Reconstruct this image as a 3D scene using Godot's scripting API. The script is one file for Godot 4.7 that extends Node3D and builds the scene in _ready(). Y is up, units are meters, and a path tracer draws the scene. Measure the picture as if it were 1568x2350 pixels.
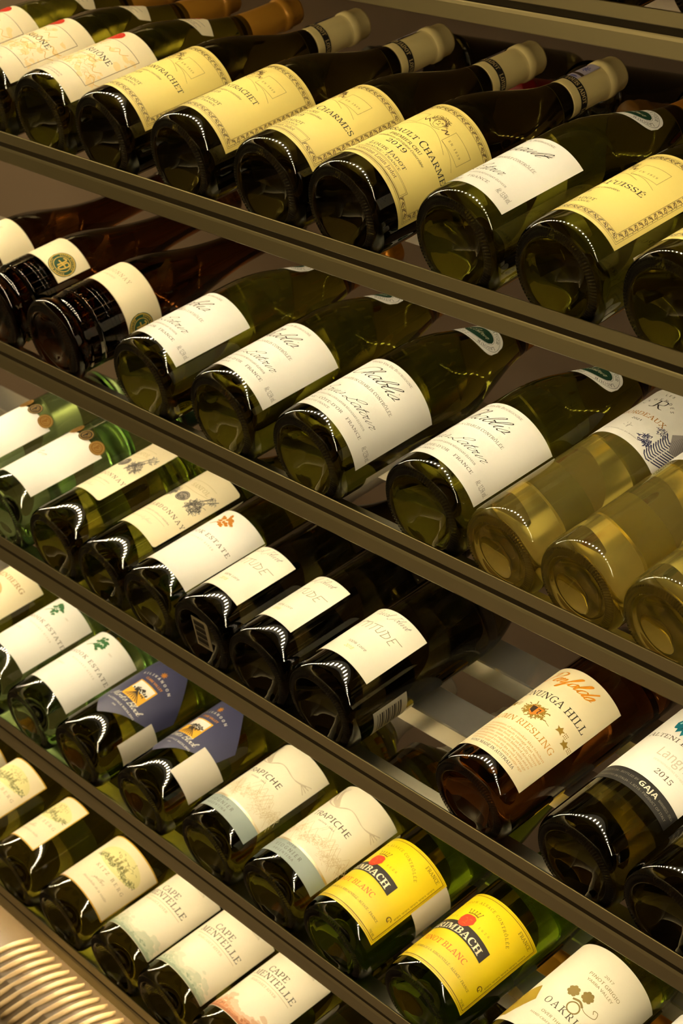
extends Node3D
# A lit steel wine rack: five shelves of bottles lying neck-up on rails and bars, seen from the front right and above.
const TILT := 0.3165          # bottles rise towards the neck
const ROW := 0.1970           # shelf spacing
var rng := RandomNumberGenerator.new()
var mats := {}
var used := {}
var glyph_cache := {}
var mesh_cache := {}
var led_on := Color(1.0, 0.925, 0.76)

# ---------------------------------------------------------------- materials
func mat(key: String, col: Color, rough := 0.5, metal := 0.0) -> StandardMaterial3D:
	if mats.has(key):
		return mats[key]
	var m := StandardMaterial3D.new()
	m.resource_name = key
	m.albedo_color = col
	m.roughness = rough
	m.metallic = metal
	mats[key] = m
	return m

func lin(r: float, g: float, b: float, a := 1.0) -> Color:
	var c := Color(r, g, b).linear_to_srgb()
	c.a = a
	return c

func glass(key: String, r: float, g: float, b: float, ior := 0.042, body := 0.0) -> StandardMaterial3D:
	if mats.has(key):
		return mats[key]
	var m := mat(key, lin(r, g, b, body), 0.0)
	m.transparency = BaseMaterial3D.TRANSPARENCY_ALPHA
	m.refraction_enabled = true
	m.refraction_scale = ior
	return m

func paper(col: Color, rough := 0.5) -> StandardMaterial3D:
	return mat("paper" + col.to_html(), col, rough)

func ink(col: Color) -> StandardMaterial3D:
	return mat("ink" + col.to_html(), col, 0.55)

func steel(key: String, col: Color, rough: float, streak := 0.0) -> StandardMaterial3D:
	if mats.has(key):
		return mats[key]
	var m := mat(key, col, rough, 1.0)
	if streak > 0.0:
		var n := FastNoiseLite.new()
		n.seed = 5
		n.frequency = 0.02
		n.fractal_octaves = 4
		var t := NoiseTexture2D.new()
		t.width = 512
		t.height = 512
		t.noise = n
		t.seamless = true
		var g := Gradient.new()
		g.set_color(0, Color(0.62, 0.62, 0.62))
		g.set_color(1, Color(1, 1, 1))
		t.color_ramp = g
		m.albedo_texture = t
		m.uv1_triplanar = true
		m.uv1_world_triplanar = true
		m.uv1_scale = Vector3(1.3, 9.0, 9.0)
	return m

# ---------------------------------------------------------------- nodes
func numbered(called: String) -> String:
	var n: int = used.get(called, 0)
	used[called] = n + 1
	return called if n == 0 else "%s_%03d" % [called, n]

func thing(called: String, label: String, category: String, at := Vector3.ZERO, group := "") -> Node3D:
	var o := Node3D.new()
	o.name = numbered(called)
	add_child(o)
	o.position = at
	tag(o, label, category, group)
	return o

func tag(o: Node3D, label: String, category: String, group := "") -> void:
	o.set_meta("label", label)
	o.set_meta("category", category)
	if group != "":
		o.set_meta("group", group)

func put(called: String, mesh: Mesh, m: Material, parent: Node3D) -> MeshInstance3D:
	var o := MeshInstance3D.new()
	o.name = called
	o.mesh = mesh
	o.material_override = m
	o.cast_shadow = GeometryInstance3D.SHADOW_CASTING_SETTING_ON
	parent.add_child(o, true)
	return o

func structure(called: String, mesh: Mesh, m: Material, at := Vector3.ZERO) -> MeshInstance3D:
	var o := put(called, mesh, m, self)
	o.position = at
	o.set_meta("kind", "structure")
	return o

# ---------------------------------------------------------------- shapes
func quad(st: SurfaceTool, a: Vector3, b: Vector3, c: Vector3, d: Vector3) -> void:
	for p in [a, b, c, a, c, d]:
		st.add_vertex(p)

func box_mesh(size: Vector3, bev := 0.0) -> Mesh:
	if bev <= 0.0:
		var b := BoxMesh.new()
		b.size = size
		return b
	# a box with chamfered edges: three nested slabs hulled by corner loops
	var st := SurfaceTool.new()
	st.begin(Mesh.PRIMITIVE_TRIANGLES)
	st.set_smooth_group(-1)
	var h := size / 2.0
	var loops := []
	for lv in [[-h.y, bev], [-h.y + bev, 0.0], [h.y - bev, 0.0], [h.y, bev]]:
		var y: float = lv[0]
		var i: float = lv[1]
		var x := h.x - i
		var z := h.z - i
		var e := bev if i == 0.0 else bev * 0.4
		loops.append([Vector3(x - e, y, z), Vector3(x, y, z - e), Vector3(x, y, -z + e), Vector3(x - e, y, -z), Vector3(-x + e, y, -z), Vector3(-x, y, -z + e), Vector3(-x, y, z - e), Vector3(-x + e, y, z)])
	for k in 3:
		for j in 8:
			var n := (j + 1) % 8
			quad(st, loops[k][j], loops[k + 1][j], loops[k + 1][n], loops[k][n])
	for j in range(1, 7):
		for p in [loops[3][0], loops[3][j + 1], loops[3][j]]:
			st.add_vertex(p)
		for p in [loops[0][0], loops[0][j], loops[0][j + 1]]:
			st.add_vertex(p)
	st.generate_normals()
	return st.commit()

func extrude_x(outline: Array, x0: float, x1: float) -> Mesh:
	# outline: (z, y) points, counter-clockwise seen from +x with z to the left
	var st := SurfaceTool.new()
	st.begin(Mesh.PRIMITIVE_TRIANGLES)
	st.set_smooth_group(-1)
	var pts := PackedVector2Array(outline)
	if Geometry2D.is_polygon_clockwise(pts):
		pts.reverse()
	var n := pts.size()
	for i in n:
		var a := pts[i]
		var b := pts[(i + 1) % n]
		quad(st, Vector3(x0, a.y, a.x), Vector3(x0, b.y, b.x), Vector3(x1, b.y, b.x), Vector3(x1, a.y, a.x))
	var tri := Geometry2D.triangulate_polygon(pts)
	for i in range(0, tri.size(), 3):
		for k in [0, 1, 2]:
			var p := pts[tri[i + k]]
			st.add_vertex(Vector3(x0, p.y, p.x))
		for k in [0, 2, 1]:
			var p := pts[tri[i + k]]
			st.add_vertex(Vector3(x1, p.y, p.x))
	st.generate_normals()
	var m := st.commit()
	return m

func lathe(profile: Array, seg: int, knurl := [], knurl_h := 0.0) -> ArrayMesh:
	# profile: Vector2(radius, height), from the middle of the underside outwards and up to the middle of the top
	var st := SurfaceTool.new()
	st.begin(Mesh.PRIMITIVE_TRIANGLES)
	st.set_smooth_group(0)
	var n := profile.size()
	for i in n:
		var p: Vector2 = profile[i]
		for k in seg:
			var a := TAU * k / seg
			var y := p.y
			var r := p.x
			if knurl.has(i):
				y += knurl_h * [1.0, 0.45, 0.0][k % 3]
			st.add_vertex(Vector3(r * sin(a), y, r * cos(a)))
	for i in n - 1:
		for k in seg:
			var k2 := (k + 1) % seg
			var a := i * seg + k
			var b := i * seg + k2
			var c := (i + 1) * seg + k2
			var d := (i + 1) * seg + k
			if profile[i].x > 1e-5:
				for q in [a, c, b]:
					st.add_index(q)
			if profile[i + 1].x > 1e-5:
				for q in [a, d, c]:
					st.add_index(q)
	st.generate_normals()
	return st.commit()

func smooth(pts: Array, per := 4) -> Array:
	var out := []
	var n := pts.size()
	for i in n - 1:
		var p0: Vector2 = pts[maxi(i - 1, 0)]
		var p1: Vector2 = pts[i]
		var p2: Vector2 = pts[i + 1]
		var p3: Vector2 = pts[mini(i + 2, n - 1)]
		for k in per:
			out.append(p1.cubic_interpolate(p2, p0, p3, float(k) / per))
	out.append(pts[n - 1])
	return out

# ---------------------------------------------------------------- bottles
func shoulder(kind: String, R: float) -> Array:
	# (radius, height) in millimetres, above the heel
	match kind:
		"burgundy":
			return [[R, 40], [R, 122], [R - 0.3, 132], [R - 1.6, 144], [R - 4.4, 158], [R - 8.6, 172], [R - 13.4, 187], [R - 18.0, 202], [R - 21.6, 217], [15.6, 236], [14.8, 250], [14.2, 276]]
		"longburgundy":
			return [[R, 40], [R, 150], [R - 0.4, 160], [R - 2.2, 172], [R - 6.0, 184], [R - 11.5, 197], [R - 17.0, 211], [R - 21.0, 225], [15.4, 242], [14.6, 254], [14.2, 276]]
		"flute":
			return [[R, 40], [R, 122], [R - 0.6, 140], [R - 2.6, 162], [R - 6.0, 188], [R - 10.4, 214], [R - 15.2, 242], [R - 19.6, 270], [15.4, 290], [14.4, 306]]
		"flared":
			return [[R - 3.4, 30], [R - 3.2, 56], [R - 3.2, 100], [R - 3.6, 110], [R - 5.4, 122], [R - 8.8, 136], [R - 13.4, 152], [R - 18.0, 170], [R - 21.8, 192], [16.4, 216], [15.2, 244], [14.6, 276]]
		_:
			return [[R, 40], [R, 184], [R - 0.5, 190], [R - 2.6, 196], [R - 7.0, 203], [R - 13.0, 209], [R - 18.0, 215], [16.2, 224], [15.0, 238], [14.4, 276]]

func bottle_len(kind: String) -> float:
	return 328.0 if kind == "flute" else 298.0

func glass_mesh(kind: String, R: float, knurled: bool) -> ArrayMesh:
	var key := "%s%.1f%s" % [kind, R, knurled]
	if mesh_cache.has(key):
		return mesh_cache[key]
	var L := bottle_len(kind)
	var p := []
	var dome := 27.0 if kind in ["burgundy", "longburgundy"] else 20.0
	if kind == "clear":
		dome = 15.0
	p += smooth([Vector2(0, dome), Vector2(5, dome - 0.6), Vector2(R * 0.3, dome * 0.86), Vector2(R * 0.48, dome * 0.62), Vector2(R * 0.62, dome * 0.33), Vector2(R - 12.4, 4.4), Vector2(R - 11.0, 1.7), Vector2(R - 10.3, 0.7)], 4)
	var k0 := p.size()
	p += [Vector2(R - 9.6, 0.2), Vector2(R - 9.0, 0.0), Vector2(R - 8.0, 0.0), Vector2(R - 6.6, 0.15), Vector2(R - 5.4, 0.5), Vector2(R - 4.4, 1.0), Vector2(R - 3.8, 1.5)]
	var k1 := p.size()
	if kind == "flared":
		p += [Vector2(R - 2.6, 1.9), Vector2(R - 1.2, 2.8), Vector2(R - 0.3, 4.4), Vector2(R, 7), Vector2(R - 0.2, 10), Vector2(R - 1.2, 13), Vector2(R - 2.8, 16), Vector2(R - 3.4, 20), Vector2(R - 3.1, 21), Vector2(R - 3.4, 22)]
		for ring in [46.0, 50.0, 54.0]:
			p += [Vector2(R - 3.4, ring), Vector2(R - 2.9, ring + 0.8), Vector2(R - 3.4, ring + 1.6)]
	else:
		p += [Vector2(R - 3.2, 2.0), Vector2(R - 2.1, 3.4), Vector2(R - 1.2, 5.2), Vector2(R - 0.55, 7.6), Vector2(R - 0.2, 10.5), Vector2(R, 15)]
	var sh := []
	for q in shoulder(kind, R):
		sh.append(Vector2(q[0], q[1]))
	p += smooth(sh, 3)
	p += [Vector2(14.4, L - 21), Vector2(15.4, L - 20), Vector2(15.4, L - 14), Vector2(14.2, L - 13), Vector2(14.0, L - 2), Vector2(13.2, L - 0.4), Vector2(0, L)]
	var pm := []
	for q in p:
		pm.append(q * 0.001)
	var kn := []
	if knurled:
		for i in range(k0 + 1, k1 - 1):
			kn.append(i)
	var m := lathe(pm, 270, kn, 0.0013)
	mesh_cache[key] = m
	return m

func capsule_mesh(kind: String, s0: float, foil := true) -> ArrayMesh:
	var L := bottle_len(kind)
	var g := 0.35 if foil else 0.6
	var p := []
	var sh := []
	for q in shoulder(kind, 38.0):
		sh.append(Vector2(q[0], q[1]))
	var prof := smooth(sh, 6)
	var started := false
	for q in prof:
		if q.y >= s0:
			if not started:
				p.append(Vector2(q.x - 1.5, s0))
				p.append(Vector2(q.x + g, s0))
				started = true
			p.append(Vector2(q.x + g, q.y + 0.01))
	p += [Vector2(14.4 + g, L - 21.5), Vector2(15.6 + g, L - 20.4), Vector2(15.6 + g, L - 13.8), Vector2(14.3 + g, L - 12.6), Vector2(14.1 + g, L - 2), Vector2(13.4, L + 0.2), Vector2(0, L + 0.5)]
	var pm := []
	for q in p:
		pm.append(q * 0.001)
	return lathe(pm, 64)

func neck_radius(kind: String, s: float) -> float:
	var prev := [38.0, 0.0]
	for q in shoulder(kind, 38.0):
		if q[1] >= s:
			return lerpf(prev[0], q[0], (s - prev[1]) / maxf(0.001, q[1] - prev[1]))
		prev = q
	return 14.3

func row_y(r: int) -> float:
	return -ROW * r

func bottle(r: int, x: float, R: float, kind: String, gl: Material, label: String, group := "", push := 0.0, knurled := true) -> Node3D:
	push += maxf(0.0, 0.0073 - (R * 0.001 / cos(TILT) - 0.0207) * tan(TILT)) / cos(TILT)   # the foot stays clear of the lip
	var at := Vector3(x, row_y(r) + R * 0.001 / cos(TILT), 0.0) + axis() * push
	var o := thing("wine_bottle", label, "bottle", at, group)
	o.rotation = Vector3(-(PI / 2.0 - TILT), 0, 0)
	put("body", glass_mesh(kind, R, knurled), gl, o)
	return o

func axis() -> Vector3:
	return Vector3(0, sin(TILT), -cos(TILT))

func capsule(o: Node3D, kind: String, s0: float, m: Material) -> MeshInstance3D:
	return put("capsule", capsule_mesh(kind, s0), m, o)

# ---------------------------------------------------------------- print on a cylinder: a = arc millimetres to the right of the top line, s = millimetres from the base
var PR := 40.0        # radius the arc millimetres are measured on
var PL := 0.0         # extra height above it
var batch := PackedVector3Array()
var slope := 0.0      # change of radius per millimetre of s (necks)
var slope_s := 0.0

func on(a: float, s: float) -> Vector3:
	var th := a / PR
	var rr := (PR + PL + slope * (s - slope_s)) * 0.001
	if not follow.is_empty():
		rr = (profile_at(s) + PL) * 0.001
	return Vector3(rr * sin(th), s * 0.001, rr * cos(th))

var follow := []      # profile of the glass, for print on shoulders

func profile_at(s: float) -> float:
	for i in follow.size() - 1:
		var p: Vector2 = follow[i]
		var q: Vector2 = follow[i + 1]
		if s <= q.y:
			return lerpf(p.x, q.x, clampf((s - p.y) / maxf(0.001, q.y - p.y), 0.0, 1.0))
	return follow[-1].x

func begin_on(kind: String, R: float, s: float, lift: float) -> void:
	# print on the shoulder or neck, following its curve; arc millimetres are those at height s
	var sh := []
	for q in shoulder(kind, R):
		sh.append(Vector2(q[0], q[1]))
	var f := smooth(sh, 4)
	begin(R, lift)
	follow = f
	PR = profile_at(s)

func begin(R: float, lift := 0.35) -> void:
	follow = []
	PR = R
	PL = lift
	batch = PackedVector3Array()
	slope = 0.0

func tri2(a: Vector2, b: Vector2, c: Vector2) -> void:
	if (b - a).cross(c - a) > 0.0:
		var t := b
		b = c
		c = t
	batch.append(on(a.x, a.y))
	batch.append(on(b.x, b.y))
	batch.append(on(c.x, c.y))

func commit(called: String, m: Material, parent: Node3D) -> MeshInstance3D:
	if batch.is_empty():
		return null
	var nrm := PackedVector3Array()
	nrm.resize(batch.size())
	for i in batch.size():
		var p := batch[i]
		nrm[i] = Vector3(p.x, 0, p.z).normalized()
	var arr := []
	arr.resize(Mesh.ARRAY_MAX)
	arr[Mesh.ARRAY_VERTEX] = batch
	arr[Mesh.ARRAY_NORMAL] = nrm
	var am := ArrayMesh.new()
	am.add_surface_from_arrays(Mesh.PRIMITIVE_TRIANGLES, arr)
	batch = PackedVector3Array()
	return put(called, am, m, parent)

func rect(a0: float, s0: float, a1: float, s1: float) -> void:
	var n := maxi(1, int(ceil(absf(a1 - a0) / 1.6)))
	for i in n:
		var x0 := lerpf(a0, a1, float(i) / n)
		var x1 := lerpf(a0, a1, float(i + 1) / n)
		tri2(Vector2(x0, s0), Vector2(x1, s0), Vector2(x1, s1))
		tri2(Vector2(x0, s0), Vector2(x1, s1), Vector2(x0, s1))

func frame(a0: float, s0: float, a1: float, s1: float, w: float) -> void:
	rect(a0, s0, a1, s0 + w)
	rect(a0, s1 - w, a1, s1)
	rect(a0, s0, a0 + w, s1)
	rect(a1 - w, s0, a1, s1)

func sheet(a0: float, s0: float, a1: float, s1: float, rc := 0.0) -> void:
	# a label with rounded corners
	var n := maxi(6, int(ceil(absf(a1 - a0) / 1.2)))
	var xs := []
	for i in n + 1:
		xs.append(lerpf(a0, a1, float(i) / n))
	if rc > 0.0:
		for k in 5:
			var d := rc * (1.0 - cos(k / 5.0 * PI / 2.0))
			xs.append(a0 + d)
			xs.append(a1 - d)
	xs.sort()
	for i in xs.size() - 1:
		var x0: float = xs[i]
		var x1: float = xs[i + 1]
		var i0 := _inset(x0, a0, a1, rc)
		var i1 := _inset(x1, a0, a1, rc)
		tri2(Vector2(x0, s0 + i0), Vector2(x1, s0 + i1), Vector2(x1, s1 - i1))
		tri2(Vector2(x0, s0 + i0), Vector2(x1, s1 - i1), Vector2(x0, s1 - i0))

func _inset(x: float, a0: float, a1: float, rc: float) -> float:
	if rc <= 0.0:
		return 0.0
	var d := minf(x - a0, a1 - x)
	if d >= rc:
		return 0.0
	return rc - sqrt(maxf(0.0, rc * rc - (rc - d) * (rc - d)))

func column_shape(pts: Array) -> void:
	# a convex outline filled in narrow columns so that it follows the glass
	var lo := 1e9
	var hi := -1e9
	for p in pts:
		lo = minf(lo, p.x)
		hi = maxf(hi, p.x)
	var n := maxi(4, int(ceil((hi - lo) / 1.2)))
	var prev := []
	for i in n + 1:
		var x := lerpf(lo + 0.001, hi - 0.001, float(i) / n)
		var ys := []
		for k in pts.size():
			var a: Vector2 = pts[k]
			var b: Vector2 = pts[(k + 1) % pts.size()]
			if (a.x - x) * (b.x - x) <= 0.0 and absf(a.x - b.x) > 1e-6:
				ys.append(lerpf(a.y, b.y, (x - a.x) / (b.x - a.x)))
		if ys.is_empty():
			continue
		var cur := [x, ys.min(), ys.max()]
		if not prev.is_empty():
			tri2(Vector2(prev[0], prev[1]), Vector2(cur[0], cur[1]), Vector2(cur[0], cur[2]))
			tri2(Vector2(prev[0], prev[1]), Vector2(cur[0], cur[2]), Vector2(prev[0], prev[2]))
		prev = cur

func disc(a: float, s: float, ra: float, rs: float, n := 28) -> void:
	var pts := []
	for i in n:
		pts.append(Vector2(a + ra * cos(TAU * i / n), s + rs * sin(TAU * i / n)))
	column_shape(pts)

func ring(a: float, s: float, ra: float, rs: float, w: float, n := 32, from := 0.0, to := TAU) -> void:
	for i in n:
		var t0 := lerpf(from, to, float(i) / n)
		var t1 := lerpf(from, to, float(i + 1) / n)
		var o0 := Vector2(a + ra * cos(t0), s + rs * sin(t0))
		var o1 := Vector2(a + ra * cos(t1), s + rs * sin(t1))
		var i0 := Vector2(a + (ra - w) * cos(t0), s + (rs - w) * sin(t0))
		var i1 := Vector2(a + (ra - w) * cos(t1), s + (rs - w) * sin(t1))
		tri2(o0, o1, i1)
		tri2(o0, i1, i0)

func poly(pts: Array) -> void:
	var pv := PackedVector2Array(pts)
	var t := Geometry2D.triangulate_polygon(pv)
	for i in range(0, t.size(), 3):
		tri2(pv[t[i]], pv[t[i + 1]], pv[t[i + 2]])

func stroke(pts: Array, w: float, nib := -1.0, per := 6) -> void:
	# a pen line through the points; with a nib angle its width follows the direction
	var c := smooth(pts, per) if pts.size() > 2 else pts
	if pts.size() == 2:
		var d: float = pts[0].distance_to(pts[1])
		var k := maxi(1, int(d / 1.6))
		c = []
		for i in k + 1:
			c.append(pts[0].lerp(pts[1], float(i) / k))
	var l := []
	var r := []
	for i in c.size():
		var a: Vector2 = c[maxi(i - 1, 0)]
		var b: Vector2 = c[mini(i + 1, c.size() - 1)]
		var d := (b - a).normalized()
		var ww := w
		if nib >= 0.0:
			ww = w * (0.22 + 0.78 * absf(sin(d.angle() - nib)))
		var nn := Vector2(-d.y, d.x) * ww * 0.5
		l.append(c[i] + nn)
		r.append(c[i] - nn)
	for i in c.size() - 1:
		tri2(l[i], r[i], r[i + 1])
		tri2(l[i], r[i + 1], l[i + 1])

func scribble(a: float, s: float, ra: float, rs: float, n: int, w: float, wild := 1.0) -> void:
	# a sketchy cluster of short curved pen lines
	for i in n:
		var t := rng.randf() * TAU
		var q := sqrt(rng.randf())
		var p := Vector2(a + ra * q * cos(t), s + rs * q * sin(t))
		var d := rng.randf() * TAU
		var pts := [p]
		for k in 3:
			d += rng.randf_range(-1.1, 1.1) * wild
			p += Vector2(cos(d), sin(d)) * rng.randf_range(0.5, 1.1) * minf(ra, rs) * 0.24
			pts.append(p)
		stroke(pts, w, -1.0, 3)

# ---------------------------------------------------------------- lettering
func font_of(kind: String) -> SystemFont:
	if not mats.has("font" + kind):
		var f := SystemFont.new()
		f.font_names = PackedStringArray(["Droid Serif" if kind.begins_with("serif") else "Droid Sans"])
		if kind.ends_with("bold"):
			f.font_weight = 700
		mats["font" + kind] = f
	return mats["font" + kind]

func glyph(ch: String, kind: String) -> Array:
	# triangles of one character with a cap height of 1 on the baseline, and its advance
	var key := kind + ch
	if glyph_cache.has(key):
		return glyph_cache[key]
	var f := font_of(kind)
	if not glyph_cache.has(kind + "_base"):
		var h := TextMesh.new()
		h.font = f
		h.font_size = 48
		h.pixel_size = 1.0 / 48.0
		h.depth = 0.0
		h.text = "H"
		var bb := h.get_aabb()
		glyph_cache[kind + "_base"] = [bb.position.y, bb.size.y]
	var base: Array = glyph_cache[kind + "_base"]
	var adv: float = f.get_string_size(ch, HORIZONTAL_ALIGNMENT_LEFT, -1, 48).x / 48.0 / base[1]
	var out := PackedVector2Array()
	if ch != " ":
		var t := TextMesh.new()
		t.font = f
		t.font_size = 48
		t.pixel_size = 1.0 / 48.0
		t.curve_step = 1.6
		t.depth = 0.0
		t.horizontal_alignment = HORIZONTAL_ALIGNMENT_LEFT
		t.text = ch
		var arr := t.get_mesh_arrays()
		var v: PackedVector3Array = arr[Mesh.ARRAY_VERTEX]
		var idx = arr[Mesh.ARRAY_INDEX]
		if idx == null:
			for p in v:
				out.append(Vector2(p.x, p.y - base[0]) / base[1])
		else:
			for i in idx:
				out.append(Vector2(v[i].x, v[i].y - base[0]) / base[1])
	glyph_cache[key] = [out, adv]
	return glyph_cache[key]

func write(txt: String, a: float, s: float, cap: float, o := {}) -> void:
	# o: k "l"/"c"/"r" anchor, w fitted width, font, sp extra spacing, shear, sc small-capital ratio, arc [centre a, centre s, radius, middle angle], flip
	var kind: String = o.get("font", "serif")
	var sp: float = o.get("sp", 0.0)
	var sc: float = o.get("sc", 1.0)
	var shear: float = o.get("shear", 0.0)
	var xs: float = o.get("xs", 1.0)
	var items := []
	var x := 0.0
	var first := true
	for ch in txt:
		var g := glyph(ch, kind)
		var h := cap * (1.0 if first or sc == 1.0 else sc)
		items.append([g[0], x, h])
		x += g[1] * h * xs + sp
		first = ch == " " or ch == "-"
	x -= sp
	var fit := 1.0
	if o.has("w"):
		fit = o.w / x
	x *= fit
	var k: String = o.get("k", "l")
	var x0 := 0.0 if k == "l" else (-x if k == "r" else -x / 2.0)
	for it in items:
		var g: PackedVector2Array = it[0]
		for i in range(0, g.size(), 3):
			var q := []
			for j in 3:
				var p := g[i + j]
				var px: float = x0 + (it[1] + (p.x * xs + p.y * shear) * it[2]) * fit
				var py: float = p.y * it[2]
				if o.has("arc"):
					var c: Array = o.arc
					var th: float = c[3] - px / c[2]
					q.append(Vector2(c[0] + (c[2] + py) * cos(th), c[1] + (c[2] + py) * sin(th)))
				elif o.has("bend"):
					q.append(Vector2(a + px, s + py - o.bend * px * px))
				else:
					q.append(Vector2(a + px, s + py))
			tri2(q[0], q[1], q[2])

var PEN := {
	"a": ".8,.85 .45,1 .1,.6 .15,.1 .45,0 .75,.4 .85,1|.85,1 .78,.3 .95,0 1.25,.4", "b": "0,.2 .35,1.2 .42,2.1 .2,2.1 .12,.6 .3,0 .65,.2 .65,.8 .45,.95 .95,.75",
	"h": "0,.3 .35,1.2 .45,2.1 .25,2.2 .15,1.2 .1,0|.1,.3 .42,1 .65,.8 .6,.2 .8,0 1.05,.35", "l": "0,.3 .35,1.3 .42,2.1 .2,2.1 .12,.5 .3,0 .6,.35", "i": "0,.3 .25,1 .2,.3 .35,0 .6,.35|.34,1.38 .4,1.48",
	"s": "0,.3 .35,1.1 .52,.5 .3,0 .02,.12|.45,.2 .8,.35", "o": ".5,1 .1,.6 .2,.05 .6,.2 .6,.8 .4,1 .9,.8", "u": "0,.8 .15,1 .12,.3 .3,0 .6,.4 .7,1|.7,1 .65,.3 .8,0 1.05,.35",
	"t": "0,.3 .3,1.7 .2,.3 .35,0 .6,.35|0,1.1 .6,1.15", "r": "0,.3 .2,1.05 .32,.88 .6,.95 .52,.3 .68,0 .95,.35", "e": "0,.3 .45,.6 .4,1 .15,.8 .12,.2 .35,0 .75,.35", "n": "0,.8 .15,1 .1,0|.1,.5 .45,1 .62,.7 .58,.2 .75,0 1,.35",
	"f": "0,.3 .4,1.3 .5,2.1 .3,2.1 .2,1 .1,-.8 .25,-.9 .3,0 .7,.35", "d": ".75,.85 .4,1 .1,.6 .15,.1 .45,0 .75,.5 1,2.1|1,2.1 .8,.3 .95,0 1.2,.35", "v": "0,.85 .2,1 .3,.1 .4,.05 .7,.95 1,.85", "c": ".7,.8 .4,1 .1,.5 .3,0 .8,.35",
	"m": "0,.8 .15,1 .1,0|.1,.5 .4,1 .5,.7 .48,0|.48,.5 .8,1 .92,.7 .9,.2 1.05,0 1.3,.35", "g": ".75,.85 .4,1 .1,.6 .2,.1 .5,.1 .78,.9 .7,-.6 .3,-.9 .2,-.5 1.1,.4", "k": "0,.3 .4,1.6 .4,2.1 .2,2 .1,0|.1,.5 .55,1 .4,.6 .15,.5 .6,0 .9,.35", "'": ".1,1.7 .2,2.1",
	"C": "1.5,2 1.3,2.3 .7,2.1 .1,1.1 .3,.1 .9,0 1.5,.6", "L": ".5,1.6 .9,1.3 1.35,1.8 1.3,2.35 .95,2.3 .7,1.6 .55,.7 .25,.1 -.1,.1 -.1,.4 .3,.4 .8,.02 1.2,.05 1.45,.4", "M": "-.5,.1 -.1,.1 .5,2.2 .6,.2 1.3,2.2 1.25,.3 1.5,0 1.8,.35", "P": ".4,2 .3,1 0,0 -.3,.2|-.2,1.7 .4,2.3 1.2,2.1 1.2,1.4 .5,1.1", "J": "1.1,2.2 .8,.6 .4,-.7 -.1,-.5 .7,.4|.5,2.1 1.5,2.2",
	"H": "0,2 .3,2.2 .2,.2 -.1,0|1.1,2.2 1,.2 1.3,0|.2,1.1 1.1,1.2", "B": ".3,2.1 .2,.1|0,2 .8,2.2 .9,1.4 .3,1.1 1,.9 .9,.1 0,.1", " ": "",
}
var ADV := {"a": 1.05, "b": 0.82, "h": 0.95, "l": 0.55, "i": 0.55, "s": 0.7, "o": 0.78, "u": 0.98, "t": 0.55, "r": 0.85, "e": 0.66, "n": 0.92, "f": 0.62, "d": 1.08, "v": 0.92, "c": 0.72, "m": 1.2, "g": 0.95, "k": 0.82, "'": 0.3, "C": 1.5, "L": 1.35, "M": 1.75, "P": 1.2, "J": 1.1, "H": 1.3, "B": 1.1, " ": 0.6}

func script_width(txt: String) -> float:
	var x := 0.0
	for ch in txt:
		x += ADV[ch]
	return x

func script(txt: String, a: float, s: float, xh: float, w: float, o := {}) -> void:
	# joined handwriting in pen strokes; o: w fitted width, shear, nib, bend
	var shear: float = o.get("shear", 0.55)
	var nib: float = o.get("nib", 0.5)
	var fit: float = o.get("w", 0.0) / (script_width(txt) * xh) if o.has("w") else 1.0
	var x := 0.0
	for ch in txt:
		for part in PEN[ch].split("|", false):
			var pts := []
			for q in part.split(" ", false):
				var n: PackedStringArray = q.split(",")
				var px := float(n[0])
				var py := float(n[1])
				var u: float = (x + px + py * shear) * xh * fit
				pts.append(Vector2(a + u, s + py * xh - o.get("bend", 0.0) * u * u))
			stroke(pts, w, nib, 6)
		x += ADV[ch]

# ---------------------------------------------------------------- label designs
const BLACK := Color(0.13, 0.11, 0.10)
const SEPIA := Color(0.34, 0.22, 0.12)
const GREY := Color(0.45, 0.43, 0.40)
const GOLD := Color(0.72, 0.50, 0.16)
const WHITE := Color(0.94, 0.93, 0.90)
const CREAM := Color(0.93, 0.88, 0.74)
const MAIZE := Color(0.94, 0.86, 0.50)

func label_sheet(o: Node3D, R: float, a0: float, s0: float, a1: float, s1: float, col: Color, rc := 0.0, called := "front_label", lift := 0.2, rough := 0.5) -> MeshInstance3D:
	begin(R, lift)
	sheet(a0, s0, a1, s1, rc)
	return commit(called, paper(col, rough), o)

func scroll_border(a0: float, s0: float, a1: float, s1: float, w: float) -> void:
	# engraved frame: two fine lines with a chain of small scrolls between them
	frame(a0, s0, a1, s1, 0.25)
	frame(a0 + w, s0 + w, a1 - w, s1 - w, 0.25)
	frame(a0 - 1.2, s0 - 1.2, a1 + 1.2, s1 + 1.2, 0.18)
	var n := int((a1 - a0) / (w * 1.15))
	for i in n:
		for y in [s0 + w / 2.0, s1 - w / 2.0]:
			_scroll(lerpf(a0 + w / 2.0, a1 - w / 2.0, (i + 0.5) / n), y, w, i)
	n = int((s1 - s0 - 2.0 * w) / (w * 1.15))
	for i in n:
		for x in [a0 + w / 2.0, a1 - w / 2.0]:
			_scroll(x, lerpf(s0 + w, s1 - w, (i + 0.5) / n), w, i)

func _scroll(x: float, y: float, w: float, i: int) -> void:
	var q := w * 0.40
	var f := 1.0 if i % 2 == 0 else -1.0
	ring(x, y, q, q, 0.42, 9, 0.6 * f, 0.6 * f + 4.4)
	rect(x - 0.36, y - 0.36, x + 0.36, y + 0.36)
	stroke([Vector2(x - q, y - q * f), Vector2(x, y + q * 0.5 * f), Vector2(x + q * 1.1, y + q * f)], 0.45, -1.0, 2)
	rect(x + w * 0.5, y - 0.3, x + w * 0.5 + 0.6, y + 0.3)

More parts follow.
